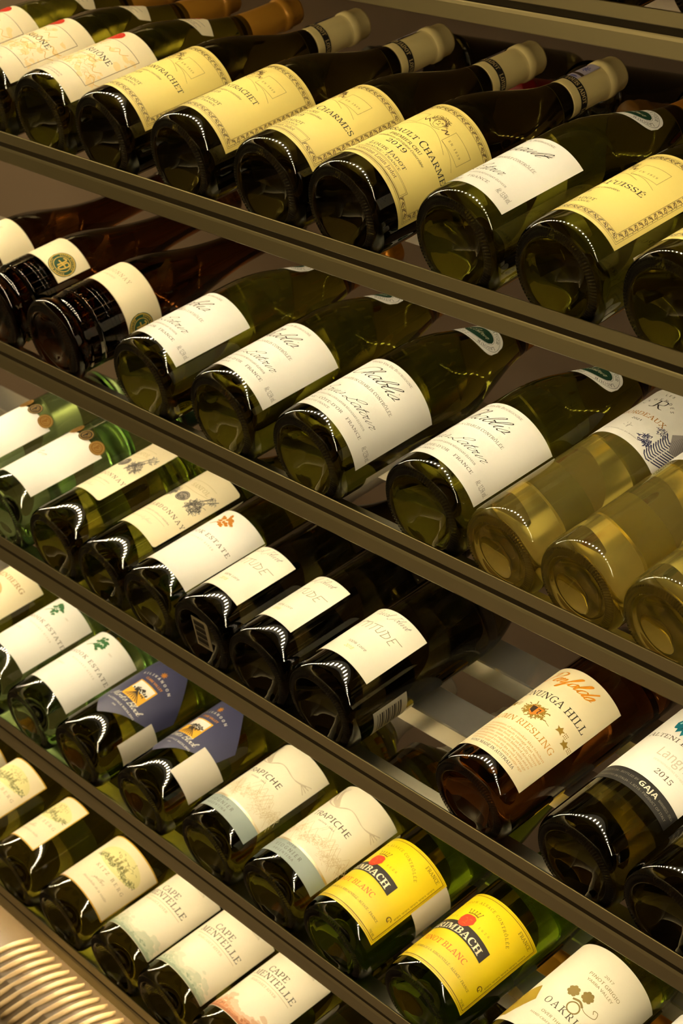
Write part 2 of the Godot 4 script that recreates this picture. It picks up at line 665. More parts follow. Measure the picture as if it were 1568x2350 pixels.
func mask_head(a: float, s: float) -> void:
	# a curly-haired engraved face above a ribbon
	ring(a, s - 0.6, 4.3, 5.6, 0.3, 20, PI * 1.02, TAU * 0.99)
	for i in 26:
		var t := lerpf(-0.15, PI + 0.15, i / 25.0)
		var q := rng.randf_range(4.6, 8.0)
		ring(a + q * 1.15 * cos(t), s + 1.0 + q * 0.92 * sin(t), 1.5, 1.3, 0.34, 9, rng.randf() * 3.0, 5.6)
	for i in 18:
		var t := lerpf(-0.3, PI + 0.3, i / 17.0)
		ring(a + 4.6 * cos(t), s + 0.6 + 4.2 * sin(t), 0.9, 0.8, 0.3, 7)
	for f in [-1.0, 1.0]:
		stroke([Vector2(a + f * 0.8, s + 1.0), Vector2(a + f * 1.8, s + 1.5), Vector2(a + f * 2.8, s + 0.9)], 0.45)
		disc(a + f * 1.8, s + 0.4, 0.55, 0.4, 8)
		stroke([Vector2(a + f * 6.0, s - 4.5), Vector2(a + f * 9.5, s - 1.5), Vector2(a + f * 10.5, s - 4.5), Vector2(a + f * 12.5, s - 2.0)], 0.8)
	stroke([Vector2(a, s + 0.6), Vector2(a + 0.5, s - 1.4), Vector2(a - 0.3, s - 1.6)], 0.35)
	stroke([Vector2(a - 1.4, s - 3.0), Vector2(a, s - 2.6), Vector2(a + 1.4, s - 3.0)], 0.5)
	stroke([Vector2(a - 5.0, s - 5.6), Vector2(a, s - 7.6), Vector2(a + 5.0, s - 5.6)], 0.35)

func yellow_label(o: Node3D, R: float, c: float, title: String, premier: bool, tw: float, off := 0.0) -> void:
	# c: arc of the emblem's middle line
	var hw := 60.0
	var l := label_sheet(o, R, c - hw, 21.8, c + hw, 118.6, MAIZE)
	begin(R)
	scroll_border(c - hw + 4.2, 26.2, c + hw - 4.2, 114.2, 4.0)
	commit("border", ink(SEPIA), l)
	begin(R)
	mask_head(c, 95.0)
	stroke([Vector2(c - 24, 78), Vector2(c, 86), Vector2(c + 24, 78)], 0.22)
	stroke([Vector2(c + 14, 84), Vector2(c + 26, 82.5), Vector2(c + 38, 78)], 0.2)
	frame(c + 13.5, 84.0, c + 36.0, 99.0, 0.22)
	frame(c - 36.0, 84.0, c - 13.5, 99.0, 0.22)
	write("EN 1859", c + 16.5, 88.4, 1.9, {"sp": 0.9, "shear": 0.0})
	commit("emblem", ink(SEPIA), l)
	begin(R)
	if premier:
		write(title, c, 65.6, 6.6, {"k": "c", "w": tw, "sc": 0.78, "font": "serif"})
		write("PREMIER CRU", c, 59.4, 3.0, {"k": "c", "w": 33.0})
		write("2019", c, 49.4, 4.6, {"k": "c", "w": 20.0})
	else:
		write(title, c + (off if off > 0.0 else tw / 2.0), 66.0, 6.2, {"k": "r", "w": tw, "sc": 0.82, "font": "serif"})
		write("2019", c - 2.0, 52.6, 3.6, {"k": "c", "w": 15.0})
	write("appellation d'Origine Contrôlée", c, 55.6 if premier else 59.0, 2.0, {"k": "c", "w": 50.0, "shear": 0.25})
	write("LOUIS JADOT", c + 1.5, 40.2, 4.0, {"k": "c", "w": 39.5, "sc": 0.8})
	write("BEAUNE - FRANCE", c + 1.0, 36.4, 1.9, {"k": "c", "w": 38.0})
	commit("lettering", ink(BLACK), l)
	if premier:
		begin(R, 0.44)
		rect(c - 37, 26.6, c + 37, 34.6)
		commit("ribbon", paper(MAIZE), l)
		begin(R, 0.52)
		frame(c - 37, 26.4, c + 37, 34.8, 0.24)
		frame(c - 35.8, 27.4, c + 35.8, 33.8, 0.18)
		write("Domaine Louis Jadot", c + 1.0, 29.6, 3.2, {"k": "c", "w": 44.0})
		commit("ribbon_lettering", ink(SEPIA), l)

func yellow_capsule(o: Node3D, turn: float, torn := false) -> void:
	var cp := capsule(o, "burgundy", 232.0, mat("capsule_cream", Color(0.95, 0.87, 0.60), 0.42))
	var s0 := 232.4
	begin(16.2, 0.35)
	slope = -0.035
	slope_s = 240.0
	rect(-51, 240.0, 51, 247.0)
	commit("black_band", ink(Color(0.06, 0.05, 0.05)), cp)
	begin(16.2, 0.5)
	slope = -0.035
	slope_s = 240.0
	for k in 3:
		write("LOUIS JADOT", turn + (k - 1) * 33.0, 241.4, 4.2, {"k": "c", "w": 29.0, "font": "serifbold"})
	commit("band_lettering", ink(Color(0.86, 0.76, 0.52)), cp)
	begin(15.6, 0.6)
	slope = -0.02
	slope_s = 250.0
	var t := turn - 12.0
	rect(t - 5.5, 243.0 if torn else 246.4, t + 5.5, 274.0)
	commit("tax_stamp", paper(Color(0.78, 0.74, 0.80)), cp)
	begin(15.6, 0.75)
	slope = -0.02
	slope_s = 250.0
	rect(t - 5.5, 252.0, t + 5.5, 255.4)
	commit("stamp_bar", ink(Color(0.30, 0.22, 0.14)), cp)
	begin(15.6, 0.75)
	slope = -0.02
	slope_s = 250.0
	for i in 7:
		var d := i * TAU / 7.0
		stroke([Vector2(t, 263.5), Vector2(t + 2.0 * cos(d), 263.5 + 2.4 * sin(d)), Vector2(t + 3.4 * cos(d + 0.3), 263.5 + 4.0 * sin(d + 0.3))], 1.0)
	disc(t, 248.8, 3.6, 1.5, 12)
	commit("stamp_print", ink(Color(0.42, 0.42, 0.66)), cp)

func cream_script_label(o: Node3D, R: float, c: float, title: String, s0: float, s1: float, hw: float, appellation: String) -> void:
	var l := label_sheet(o, R, c - hw, s0, c + hw, s1, WHITE.darkened(0.01), 0.0, "front_label", 0.2, 0.36)
	begin(R)
	if title == "Chablis":
		script(title, c - 27.0, 73.0, 6.2, 1.2, {"w": 50.0, "shear": 0.62, "bend": 0.0006})
	else:
		script(title, c - 34.0, 76.5, 5.0, 1.0, {"w": 57.0, "shear": 0.7})
	script("Louis Latour", c - (32.0 if title == "Chablis" else 36.0), 41.5, 4.4, 0.7, {"w": 66.0 if title == "Chablis" else 57.0, "shear": 0.65})
	commit("script_lettering", ink(BLACK), l)
	begin(R)
	write("GRAND VIN DE BOURGOGNE", c, s1 - 6.2, 2.5, {"k": "c", "w": 47.0, "sc": 0.8})
	write(appellation, c, 62.2, 2.9, {"k": "c", "w": 68.0, "sc": 0.95})
	write("MIS EN BOUTEILLE PAR LOUIS LATOUR NÉGOCIANT-ÉLEVEUR", c, 35.4, 1.7, {"k": "c", "w": 66.0})
	write("BEAUNE - CÔTE-D'OR    FRANCE", c + (37.2 if title == "Chablis" else 23.0), 28.4, 2.7, {"k": "r", "w": 76.0})
	write("PRODUCT OF FRANCE", c - 14.0, 23.6, 2.0, {"k": "c", "w": 34.0})
	write("Alc. 12,5% vol." if title == "Chablis" else "Alc. 13,5% vol.", c + hw - (14.8 if title == "Chablis" else 17.2), 27.8, 4.6, {"k": "l", "w": 13.0, "font": "sans"})
	commit("lettering", ink(GREY), l)

func vintage_collar(o: Node3D, R: float, c: float) -> void:
	# small rounded vintage label on the shoulder with a dark green middle
	var s := 190.0
	var pts := []
	for i in 36:
		var t := TAU * i / 36.0
		pts.append(Vector2(c + 23.0 * signf(cos(t)) * pow(absf(cos(t)), 0.7), s + 16.0 * signf(sin(t)) * pow(absf(sin(t)), 0.7)))
	begin_on("burgundy", R, s, 0.5)
	column_shape(pts)
	var l := commit("neck_label", paper(WHITE), o)
	begin_on("burgundy", R, s, 0.75)
	disc(c, s, 14.5, 8.6, 28)
	commit("green_panel", ink(Color(0.07, 0.22, 0.14)), l)
	begin_on("burgundy", R, s, 0.75)
	ring(c, s, 21.6, 14.6, 0.3, 44)
	ring(c, s, 15.4, 9.5, 0.25, 40)
	for k in [[-0.62, "LATOUR"], [-2.0, "2021"], [1.57, "LOUIS LATOUR"]]:
		for n in k[1].length():
			var th: float = k[0] - (n - (k[1].length() - 1) / 2.0) * 0.19
			var p := Vector2(c + 17.2 * cos(th), s + 10.8 * sin(th))
			write(k[1][n], 0, 0, 2.9, {"k": "c", "arc": [p.x - 40.0 * cos(th), p.y - 40.0 * sin(th), 40.0, th]})
	commit("lettering", ink(BLACK), l)
	begin_on("burgundy", R, s, 0.95)
	script("Latour", c - 11.0, s - 2.0, 2.6, 0.7, {"w": 20.0})
	commit("script_lettering", ink(Color(0.85, 0.82, 0.7)), l)

func rhone_label(o: Node3D, R: float, c: float) -> void:
	var l := label_sheet(o, R, c - 55, 15.5, c + 55, 112.0, CREAM)
	begin(R, 0.3)
	for i in 60:
		var x := c + rng.randf_range(-46.0, 46.0)
		var y := rng.randf_range(40.0, 90.0)
		if i < 22:
			y = rng.randf_range(38.0, 56.0)
		var q := rng.randf_range(1.2, 4.4)
		var pts := []
		for k in 8:
			var t := TAU * k / 8.0
			pts.append(Vector2(x, y) + Vector2(cos(t) * 1.5, sin(t)) * q * rng.randf_range(0.5, 1.1))
		column_shape(pts)
	commit("map_wash", ink(Color(0.94, 0.84, 0.61)), l)
	begin(R)
	for i in 16:
		var x := c + rng.randf_range(-44.0, 44.0)
		var y := rng.randf_range(44.0, 90.0)
		stroke([Vector2(x, y), Vector2(x + 4, y + 3), Vector2(x + 9, y - 1), Vector2(x + 14, y + 5)], 0.6)
	scribble(c, 47, 42, 9, 70, 0.35)
	commit("map_drawing", ink(Color(0.88, 0.70, 0.36)), l)
	begin(R)
	frame(c - 47, 35.5, c + 47, 94.5, 0.4)
	ring(c - 2.0, 28.6, 8.4, 3.2, 0.3, 30)
	write("CRU", c - 2.0, 27.2, 2.7, {"k": "c", "w": 9.0})
	for k in 3:
		write("MIS EN BOUTEILLE - APPELLATION CONTRÔLÉE", c, [22.6, 19.8, 59.0][k], 1.3, {"k": "c", "w": 58.0})
	commit("lettering", ink(SEPIA), l)
	begin(R)
	write("CÔTES DU RHÔNE", c + 39.0, 65.4, 6.6, {"k": "r", "w": 84.0, "sc": 0.84})
	commit("title_lettering", ink(BLACK), l)
	begin(R, 0.5)
	disc(c, 101.0, 13.5, 7.6)
	commit("seal", ink(Color(0.80, 0.16, 0.08)), l)
	begin(R, 0.62)
	ring(c, 101.0, 10.8, 5.6, 0.5, 30)
	scribble(c, 101.0, 5, 2.6, 10, 0.5)
	commit("seal_print", ink(Color(0.90, 0.36, 0.16)), l)
	# shield on the shoulder
	begin_on("burgundy", R, 178.0, 0.5)
	column_shape([Vector2(c - 38, 184), Vector2(c - 14, 194), Vector2(c + 14, 194), Vector2(c + 38, 184), Vector2(c + 34, 171), Vector2(c + 10, 167), Vector2(c - 10, 167), Vector2(c - 34, 171)])
	var nl := commit("neck_label", paper(CREAM), o)
	begin_on("burgundy", R, 178.0, 0.75)
	for y in [171.4, 176.4, 181.6]:
		rect(c - 26, y, c + 26, y + 0.4)
	write("APPELLATION CONTRÔLÉE", c, 173.0, 2.0, {"k": "c", "w": 42.0})
	commit("lettering", ink(SEPIA), nl)
	begin_on("burgundy", R, 178.0, 0.85)
	disc(c, 187.5, 10.0, 4.8, 20)
	commit("seal", ink(Color(0.72, 0.12, 0.08)), nl)
	var cp := capsule(o, "burgundy", 228.0, mat("capsule_amber", Color(0.86, 0.62, 0.22), 0.34, 0.3))
	begin(15.6, 0.7)
	slope = -0.02
	slope_s = 250.0
	rect(c - 17, 233, c - 7, 266)
	var ts := commit("tax_stamp", paper(Color(0.86, 0.78, 0.74)), cp)
	begin(15.6, 0.85)
	slope = -0.02
	slope_s = 250.0
	disc(c - 12, 260, 3.0, 3.6, 14)
	disc(c - 12, 240, 3.6, 2.6, 14)
	commit("stamp_print", ink(Color(0.80, 0.42, 0.38)), ts)
	begin(15.6, 0.86)
	slope = -0.02
	slope_s = 250.0
	rect(c - 17, 247, c - 7, 251)
	commit("stamp_bar", ink(Color(0.16, 0.26, 0.24)), ts)

func seal_label(o: Node3D, R: float, c: float, seal_a: float) -> void:
	var r2 := R - 3.2
	var l := label_sheet(o, r2, c - 62, 60.5, c + 55, 98.0, CREAM, 0.0, "front_label", 0.25)
	begin(r2)
	for i in 58:
		for y in [60.2, 97.6]:
			rect(c - 61.5 + i * 2.0, y, c - 60.7 + i * 2.0, y + 0.8)
	write("CHARDONNAY", c - 16.0, 79.6, 4.6, {"k": "c", "w": 50.0, "sp": 1.0})
	write("VALLEY RESERVE", c - 16.0, 73.4, 2.0, {"k": "c", "w": 26.0})
	commit("lettering", ink(Color(0.70, 0.62, 0.44)), l)
	begin(r2, 0.5)
	disc(seal_a, 74.5, 13.4, 13.4, 40)
	var sl := commit("seal", ink(Color(0.06, 0.26, 0.15)), o)
	begin(r2, 0.65)
	ring(seal_a, 74.5, 12.6, 12.6, 1.0, 44)
	ring(seal_a, 74.5, 8.6, 8.6, 0.8, 36)
	for k in 2:
		write("ESTATE BOTTLED", 0, 0, 1.9, {"k": "c", "arc": [seal_a, 74.5, 9.4, PI / 2.0 + PI * k], "w": 22.0, "font": "sansbold"})
	stroke([Vector2(seal_a - 4.5, 79), Vector2(seal_a - 1, 80), Vector2(seal_a - 1, 69.5)], 1.5)
	stroke([Vector2(seal_a - 5, 74), Vector2(seal_a + 4.8, 75.5)], 1.4)
	stroke([Vector2(seal_a + 1, 80), Vector2(seal_a + 5, 79), Vector2(seal_a + 4, 70), Vector2(seal_a + 1.4, 69.4), Vector2(seal_a + 1, 80)], 1.3)
	commit("seal_print", ink(Color(0.80, 0.66, 0.28)), sl)
	# raised lettering moulded in the glass above the foot
	begin(R - 3.4, 0.25)
	for k in 3:
		write("VINEYARDS OF THE RIVER VALLEY ESTATE", c - 20.0, 41.0 - k * 6.4, 3.4, {"k": "c", "w": 96.0, "font": "sansbold"})
	commit("moulded_lettering", o.get_node("body").material_override, o)

func legend_label(o: Node3D, R: float, c: float) -> void:
	var l := label_sheet(o, R, c - 42, 123.6, c + 44, 194.5, WHITE, 2.0)
	begin(R)
	write("LES", 0, 0, 2.4, {"k": "c", "arc": [c, 167.0, 17.6, PI / 2.0], "font": "sans", "sp": 1.4})
	write("LÉGENDES", 0, 0, 2.6, {"k": "c", "arc": [c, 163.0, 14.6, PI / 2.0], "font": "sans", "sp": 2.0})
	stroke([Vector2(c - 3.4, 176.6), Vector2(c + 4.6, 177.6), Vector2(c + 4.4, 172.6), Vector2(c - 1.4, 171.6)], 0.9, 0.5)
	stroke([Vector2(c - 0.6, 177), Vector2(c - 1.6, 168.4), Vector2(c - 5.4, 167.4)], 1.3, 0.3)
	stroke([Vector2(c + 0.4, 171.8), Vector2(c + 3.6, 167.6), Vector2(c + 6.6, 167.4)], 1.2, 0.3)
	write("2021", c + 0.4, 147.4, 2.1, {"k": "c", "w": 9.0, "font": "sans"})
	commit("lettering", ink(BLACK), l)
	begin(R)
	write("BORDEAUX", c, 154.0, 4.6, {"k": "c", "w": 40.0, "xs": 0.9})
	commit("title_lettering", ink(GOLD), l)
	begin(R)
	scribble(c + 1.0, 138.6, 3.4, 3.0, 14, 0.25)
	write("mis en bouteille par les domaines", c, 130.4, 1.2, {"k": "c", "w": 34.0, "shear": 0.2})
	commit("small_print", ink(Color(0.62, 0.60, 0.58)), l)
	begin(R)
	for i in 11:
		var y := 126.0 + i * 2.5
		stroke([Vector2(c + 25.0, y + 3.2), Vector2(c + 31.0, y - 0.6), Vector2(c + 43.0, y + 7.4)], 1.0, -1.0, 2)
	scribble(c + 19.5, 136.0, 5.0, 5.0, 70, 0.5)
	scribble(c + 22.5, 151.0, 4.6, 3.6, 40, 0.35)
	commit("vineyard_drawing", ink(Color(0.20, 0.21, 0.36)), l)
	begin(R)
	column_shape([Vector2(c + 27.5, 157), Vector2(c + 37.0, 173), Vector2(c + 43.6, 170), Vector2(c + 43.6, 150), Vector2(c + 36.0, 146)])
	commit("house_drawing", ink(Color(0.62, 0.60, 0.60)), l)
	begin(R, 0.5)
	for i in 14:
		var y := 148.0 + i * 1.7
		stroke([Vector2(c + 30.0 + i * 0.4, y), Vector2(c + 36.0, y + 0.6), Vector2(c + 43.4, y - 1.0)], 0.25, -1.0, 2)
	scribble(c + 40.0, 176.0, 4.0, 6.0, 60, 0.4)
	commit("hatching", ink(Color(0.36, 0.34, 0.36)), l)
	label_sheet(o, R, PI * R - 20.0, 44.0, PI * R + 20.0, 112.0, Color(0.93, 0.88, 0.70), 1.5, "back_label")

func knight_label(o: Node3D, R: float, c: float, s0: float, s1: float) -> void:
	var l := label_sheet(o, R, c - 36, s0, c + 36, s1, CREAM, 3.0)
	begin(R)
	disc(c + 4.0, 104.0, 7.6, 6.8)
	scribble(c + 22.0, 103.0, 7.0, 8.0, 150, 0.4, 1.6)
	stroke([Vector2(c + 16, 94), Vector2(c + 18, 99), Vector2(c + 17, 104)], 0.7)
	stroke([Vector2(c + 26, 93), Vector2(c + 25, 98), Vector2(c + 28, 103)], 0.7)
	ring(c + 24, 112, 1.8, 2.0, 0.5, 12)
	stroke([Vector2(c + 16, 96), Vector2(c + 25, 124)], 0.9)
	stroke([Vector2(c + 18, 100), Vector2(c + 31, 126)], 0.7)
	scribble(c + 27.0, 121.0, 4.0, 5.0, 40, 0.35, 1.6)
	scribble(c - 14.0, 106.0, 7.0, 7.0, 130, 0.4, 1.6)
	stroke([Vector2(c - 22, 98), Vector2(c - 14, 128)], 0.8)
	commit("knight_drawing", ink(Color(0.36, 0.34, 0.32)), l)
	begin(R, 0.5)
	ring(c + 4.0, 104.0, 6.6, 5.8, 0.4, 28)
	scribble(c + 4.0, 104.0, 4.4, 4.0, 26, 0.4)
	commit("medallion_print", ink(Color(0.72, 0.68, 0.60)), l)
	begin(R)
	write("SANFOL", c + 8.0, 120.0, 5.0, {"k": "c", "w": 24.0, "xs": 0.8})
	stroke([Vector2(c - 10, 117), Vector2(c + 8, 115), Vector2(c + 22, 119)], 0.4)
	stroke([Vector2(c - 12, 129), Vector2(c + 8, 130), Vector2(c + 22, 130)], 0.4)
	commit("banner_lettering", ink(Color(0.78, 0.72, 0.50)), l)
	begin(R)
	write("CHARDONNAY", c + 5.0, 78.4, 4.8, {"k": "c", "w": 60.0, "sp": 1.0})
	write("VINO DE LA TIERRA DE CASTILLA Y MANCHA", c + 2.0, 70.6, 1.5, {"k": "c", "w": 46.0})
	commit("lettering", ink(Color(0.42, 0.36, 0.28)), l)
	begin(R)
	script("senor de la finca", c - 16.0, 58.0, 1.9, 0.3, {"w": 30.0})
	stroke([Vector2(c - 20, 67), Vector2(c + 24, 67)], 0.25)
	commit("fine_print", ink(Color(0.66, 0.60, 0.48)), l)

func sprig(a: float, s: float, q: float, tilt: float) -> void:
	# a small tree emblem: leaning trunk, branches and leaf dabs
	var d := Vector2(sin(tilt), cos(tilt))
	var n := Vector2(d.y, -d.x)
	var p := Vector2(a, s)
	stroke([p - d * q, p, p + d * q * 0.9], 0.9)
	for i in 5:
		var f := 1.0 if i % 2 == 0 else -1.0
		var b := p + d * q * (-0.2 + i * 0.24)
		var e := b + (n * f * 0.8 + d * 0.4) * q * (0.9 - i * 0.08)
		stroke([b, (b + e) / 2.0 + d * 0.4, e], 0.8)
		for k in 4:
			var c2 := b.lerp(e, 0.35 + k * 0.22) + Vector2(rng.randf_range(-1, 1), rng.randf_range(-1, 1)) * q * 0.16
			disc(c2.x, c2.y, q * 0.20, q * 0.15, 8)
			disc(c2.x + rng.randf_range(-1, 1) * q * 0.2, c2.y + rng.randf_range(-1, 1) * q * 0.16, q * 0.14, q * 0.11, 7)
	for k in 4:
		disc(a + d.x * q + rng.randf_range(-1.5, 1.5), s + d.y * q + rng.randf_range(-1.2, 1.2), q * 0.2, q * 0.14, 8)

func estate_label(o: Node3D, R: float, c: float, s0: float, s1: float, col: Color, name_text: String, hw: float, tilt: float, shift := 0.0) -> void:
	var l := label_sheet(o, R, c - hw, s0, c + hw, s1, WHITE)
	var u := s0 + (s1 - s0) * 0.55
	begin(R)
	sprig(c + shift, s0 + (s1 - s0) * 0.80, 10.5, tilt)
	commit("tree_emblem", ink(col), l)
	begin(R)
	write(name_text, c + 14.0, u, 4.6, {"k": "c", "w": 66.0, "sp": 0.8})
	commit("lettering", ink(Color(0.40, 0.37, 0.33)), l)
	begin(R)
	write("MARGARET RIVER", c + 16.0, u - 7.0, 1.9, {"k": "c", "w": 36.0, "sp": 1.2})
	write("1987", c + 22.0, s0 + (s1 - s0) * 0.80, 1.7, {"k": "c"})
	script("reserve", c - 14.0, u - 20.0, 2.2, 0.35, {"w": 14.0})
	commit("small_print", ink(Color(0.70, 0.66, 0.58)), l)

func attitude_label(o: Node3D, R: float, c: float, a0: float, a1: float) -> void:
	var l := label_sheet(o, R, a0, 29.0, a1, 94.5, Color(0.93, 0.91, 0.84))
	begin(R)
	script("Pascal Jolivet", c - 20.0, 85.6, 2.9, 0.42, {"w": 40.0, "shear": 0.5})
	commit("signature", ink(BLACK), l)
	begin(R)
	# hand-lettered capitals
	var x := c - 27.5
	var h := 8.4
	var b := 66.0
	var caps := [[[0, 0, 3, 8.4], [3, 8.4, 5.4, 0], [1.4, 3, 4.6, 3.4]], [[2.4, 0, 3.2, 8], [-0.6, 7.6, 7.6, 8.6]], [[2.4, 0, 3.2, 8], [-0.6, 7.8, 7, 8.4]], [[1.4, 0, 2.2, 7.4]], [[2.4, -0.6, 3.2, 8.2], [-0.8, 7.8, 8.4, 8.8]], [[0.6, 7.6, 1.0, 1.4], [1.0, 1.4, 4.6, 0.6], [4.6, 0.6, 6.2, 7.6]], [[1, 0, 2, 8], [0, 8, 6.6, 5.4], [6.6, 5.4, 5.6, 1], [5.6, 1, 0.4, 0]], [[1, 0, 2, 7.6], [1, 0, 5.4, -0.4], [1.4, 4, 5, 4.2], [2, 7.6, 10.6, 7.6]]]
	var adv := [7.2, 7.2, 6.4, 5.0, 7.4, 8.2, 8.6, 8.0]
	for i in caps.size():
		for e in caps[i]:
			var p := Vector2(x + e[0] + e[1] * 0.12, b + e[1])
			var q := Vector2(x + e[2] + e[3] * 0.12, b + e[3])
			stroke([p, (p + q) / 2.0 + Vector2(0.3, -0.2), q], 0.55)
		x += adv[i] * 0.90
	commit("hand_lettering", ink(Color(0.52, 0.50, 0.38)), l)
	begin(R)
	write("100% Loire", c - 6.0, 45.6, 2.6, {"w": 21.0, "font": "sans", "shear": 0.25})
	commit("lettering", ink(Color(0.50, 0.49, 0.40)), l)
	begin(R)
	write("2018", c - 3.0, 39.2, 3.2, {"w": 9.0, "font": "sans", "shear": 0.3})
	commit("vintage_lettering", ink(Color(0.72, 0.80, 0.36)), l)

func barcode(o: Node3D, x: float, z: float) -> void:
	# a small barcode sticker on the hollow underside
	var st := put("barcode_sticker", box_mesh(Vector3(0.022, 0.0005, 0.030)), paper(Color(0.80, 0.78, 0.72)), o)
	st.position = Vector3(x, 0.0012, z)
	for i in 13:
		var w := 0.0005 + 0.0009 * float((i * 7) % 3)
		var b := put("bar", box_mesh(Vector3(0.015, 0.0004, w)), ink(BLACK), st)
		b.position = Vector3(-0.001, -0.0003, -0.012 + i * 0.002)

func riesling_label(o: Node3D, R: float) -> void:
	var c := 2.0
	var l := label_sheet(o, R, c - 44, 21.8, c + 43.2, 131.0, Color(0.94, 0.89, 0.74))
	begin(R)
	script("Penfolds", c - 26.0, 112.4, 5.6, 1.9, {"w": 46.0, "shear": 0.5, "nib": 0.2})
	commit("script_lettering", ink(Color(0.90, 0.58, 0.10)), l)
	begin(R)
	write("KOONUNGA HILL", c + 37.0, 91.0, 7.0, {"k": "r", "w": 80.0})
	write("WINE MADE IN AUSTRALIA", c + 3.5, 26.4, 2.7, {"k": "c", "w": 45.0})
	commit("title_lettering", ink(Color(0.20, 0.17, 0.10)), l)
	begin(R)
	write("AUTUMN RIESLING", c + 35.0, 58.4, 5.8, {"k": "r", "w": 76.0})
	for k in 7:
		write(["In the tradition of winemaker Max Schubert", "a parcel of wine each vintage that would", "complement fine food, for us to fully Oeuvre", "Its first year, made with blended Aromatic", "grapes; grown in region among vines and is", "generous and true to its cool heritage", "style and will reward with bottle-age"][k], c + 5.0, 50.6 - k * 3.3, 1.9, {"k": "c", "w": 62.0 - k * 1.5})
	commit("lettering", ink(Color(0.84, 0.62, 0.26)), l)
	begin(R)
	scribble(c, 76.8, 10.0, 6.4, 150, 0.8)
	for f in [-1.0, 1.0]:
		for k in 2:
			var p := Vector2(c + f * (24.5 + k * 10.0), 78.6 - k * 4.0)
			poly([p + Vector2(0, 3.6), p + Vector2(1.3, 1.2), p + Vector2(4, 1.6), p + Vector2(2.2, -0.6), p + Vector2(3, -3), p + Vector2(0, -2), p + Vector2(-3, -3), p + Vector2(-2.2, -0.6), p + Vector2(-4, 1.6), p + Vector2(-1.3, 1.2)])
			for i in 9:
				disc(p.x + 4.6 + (i % 3) * 1.3, p.y + 2.0 - (i / 3) * 1.6, 0.5, 0.5, 7)
	stroke([Vector2(c + 13, 74), Vector2(c + 17, 73)], 0.4)
	commit("vine_emblem", ink(Color(0.60, 0.48, 0.12)), l)
	begin(R, 0.5)
	column_shape([Vector2(c - 5.5, 81), Vector2(c + 5.5, 81), Vector2(c + 5.0, 75), Vector2(c, 71), Vector2(c - 5.0, 75)])
	commit("shield", ink(Color(0.86, 0.50, 0.10)), l)
	begin(R, 0.62)
	column_shape([Vector2(c - 5.0, 80.4), Vector2(c, 80.4), Vector2(c, 73), Vector2(c - 4.4, 75.4)])
	stroke([Vector2(c + 1.6, 78.6), Vector2(c + 3.6, 79.0), Vector2(c + 3.0, 76.0), Vector2(c + 3.8, 74.6)], 0.9)
	commit("shield_print", ink(Color(0.20, 0.13, 0.06)), l)

func barrel_label(o: Node3D, R: float) -> void:
	# white upper label with a teal figure and a black lower band
	var l := label_sheet(o, R, -46, 68.8, 46, 150.0, WHITE)
	begin(R)
	write("ALTENI DI BRASSICA", 14.0, 109.0, 5.0, {"k": "c", "w": 78.0, "sc": 0.86})
	write("2015", 17.0, 77.2, 4.8, {"k": "c", "w": 16.0})
	commit("lettering", ink(Color(0.34, 0.28, 0.24)), l)
	begin(R)
	write("Langhe", 14.0, 92.0, 8.6, {"k": "c", "w": 32.0, "font": "sans", "xs": 0.9})
	write("DENOMINAZIONE DI ORIGINE", 17.0, 86.4, 1.6, {"k": "c", "w": 32.0})
	commit("pale_lettering", ink(Color(0.80, 0.78, 0.72)), l)
	begin(R)
	column_shape([Vector2(-10, 121), Vector2(-11.5, 128), Vector2(-8, 135), Vector2(-1, 139), Vector2(8, 138), Vector2(13, 132), Vector2(12, 124), Vector2(9, 117), Vector2(8, 122), Vector2(6, 116), Vector2(3, 121), Vector2(0, 115), Vector2(-2, 121), Vector2(-6, 117), Vector2(-6, 122)])
	commit("figure", ink(Color(0.02, 0.42, 0.50)), l)
	begin(R, 0.5)
	stroke([Vector2(-8.6, 127), Vector2(-6.0, 132), Vector2(-2, 135)], 1.2)
	commit("figure_light", ink(Color(0.75, 0.88, 0.88)), l)
	begin(R, 0.5)
	stroke([Vector2(-4, 122), Vector2(-1, 130), Vector2(4, 127), Vector2(7, 133)], 0.8)
	ring(2, 128, 5, 4, 0.6, 16)
	commit("figure_outline", ink(Color(0.02, 0.22, 0.30)), l)
	var b := label_sheet(o, R, -46, 53.6, 46, 68.7, Color(0.07, 0.06, 0.055), 0.0, "lower_label")
	begin(R)
	write("GAJA", 17.0, 61.2, 4.4, {"k": "c", "w": 17.0, "font": "sansbold"})
	commit("title_lettering", ink(Color(0.90, 0.88, 0.82)), b)
	begin(R)
	write("IMBOTTIGLIATO DA - BOTTLED BY", 7.4, 62.6, 2.0, {"k": "r", "w": 44.0, "font": "sans"})
	write("BARBARESCO - ITALIA", 27.2, 62.2, 2.0, {"w": 17.0, "font": "sans"})
	write("PRODOTTO IN ITALIA - L.6215 - PRODUCT OF ITALY", 8.0, 57.0, 1.9, {"k": "c", "w": 66.0, "font": "sans"})
	commit("lettering", ink(Color(0.52, 0.50, 0.46)), b)

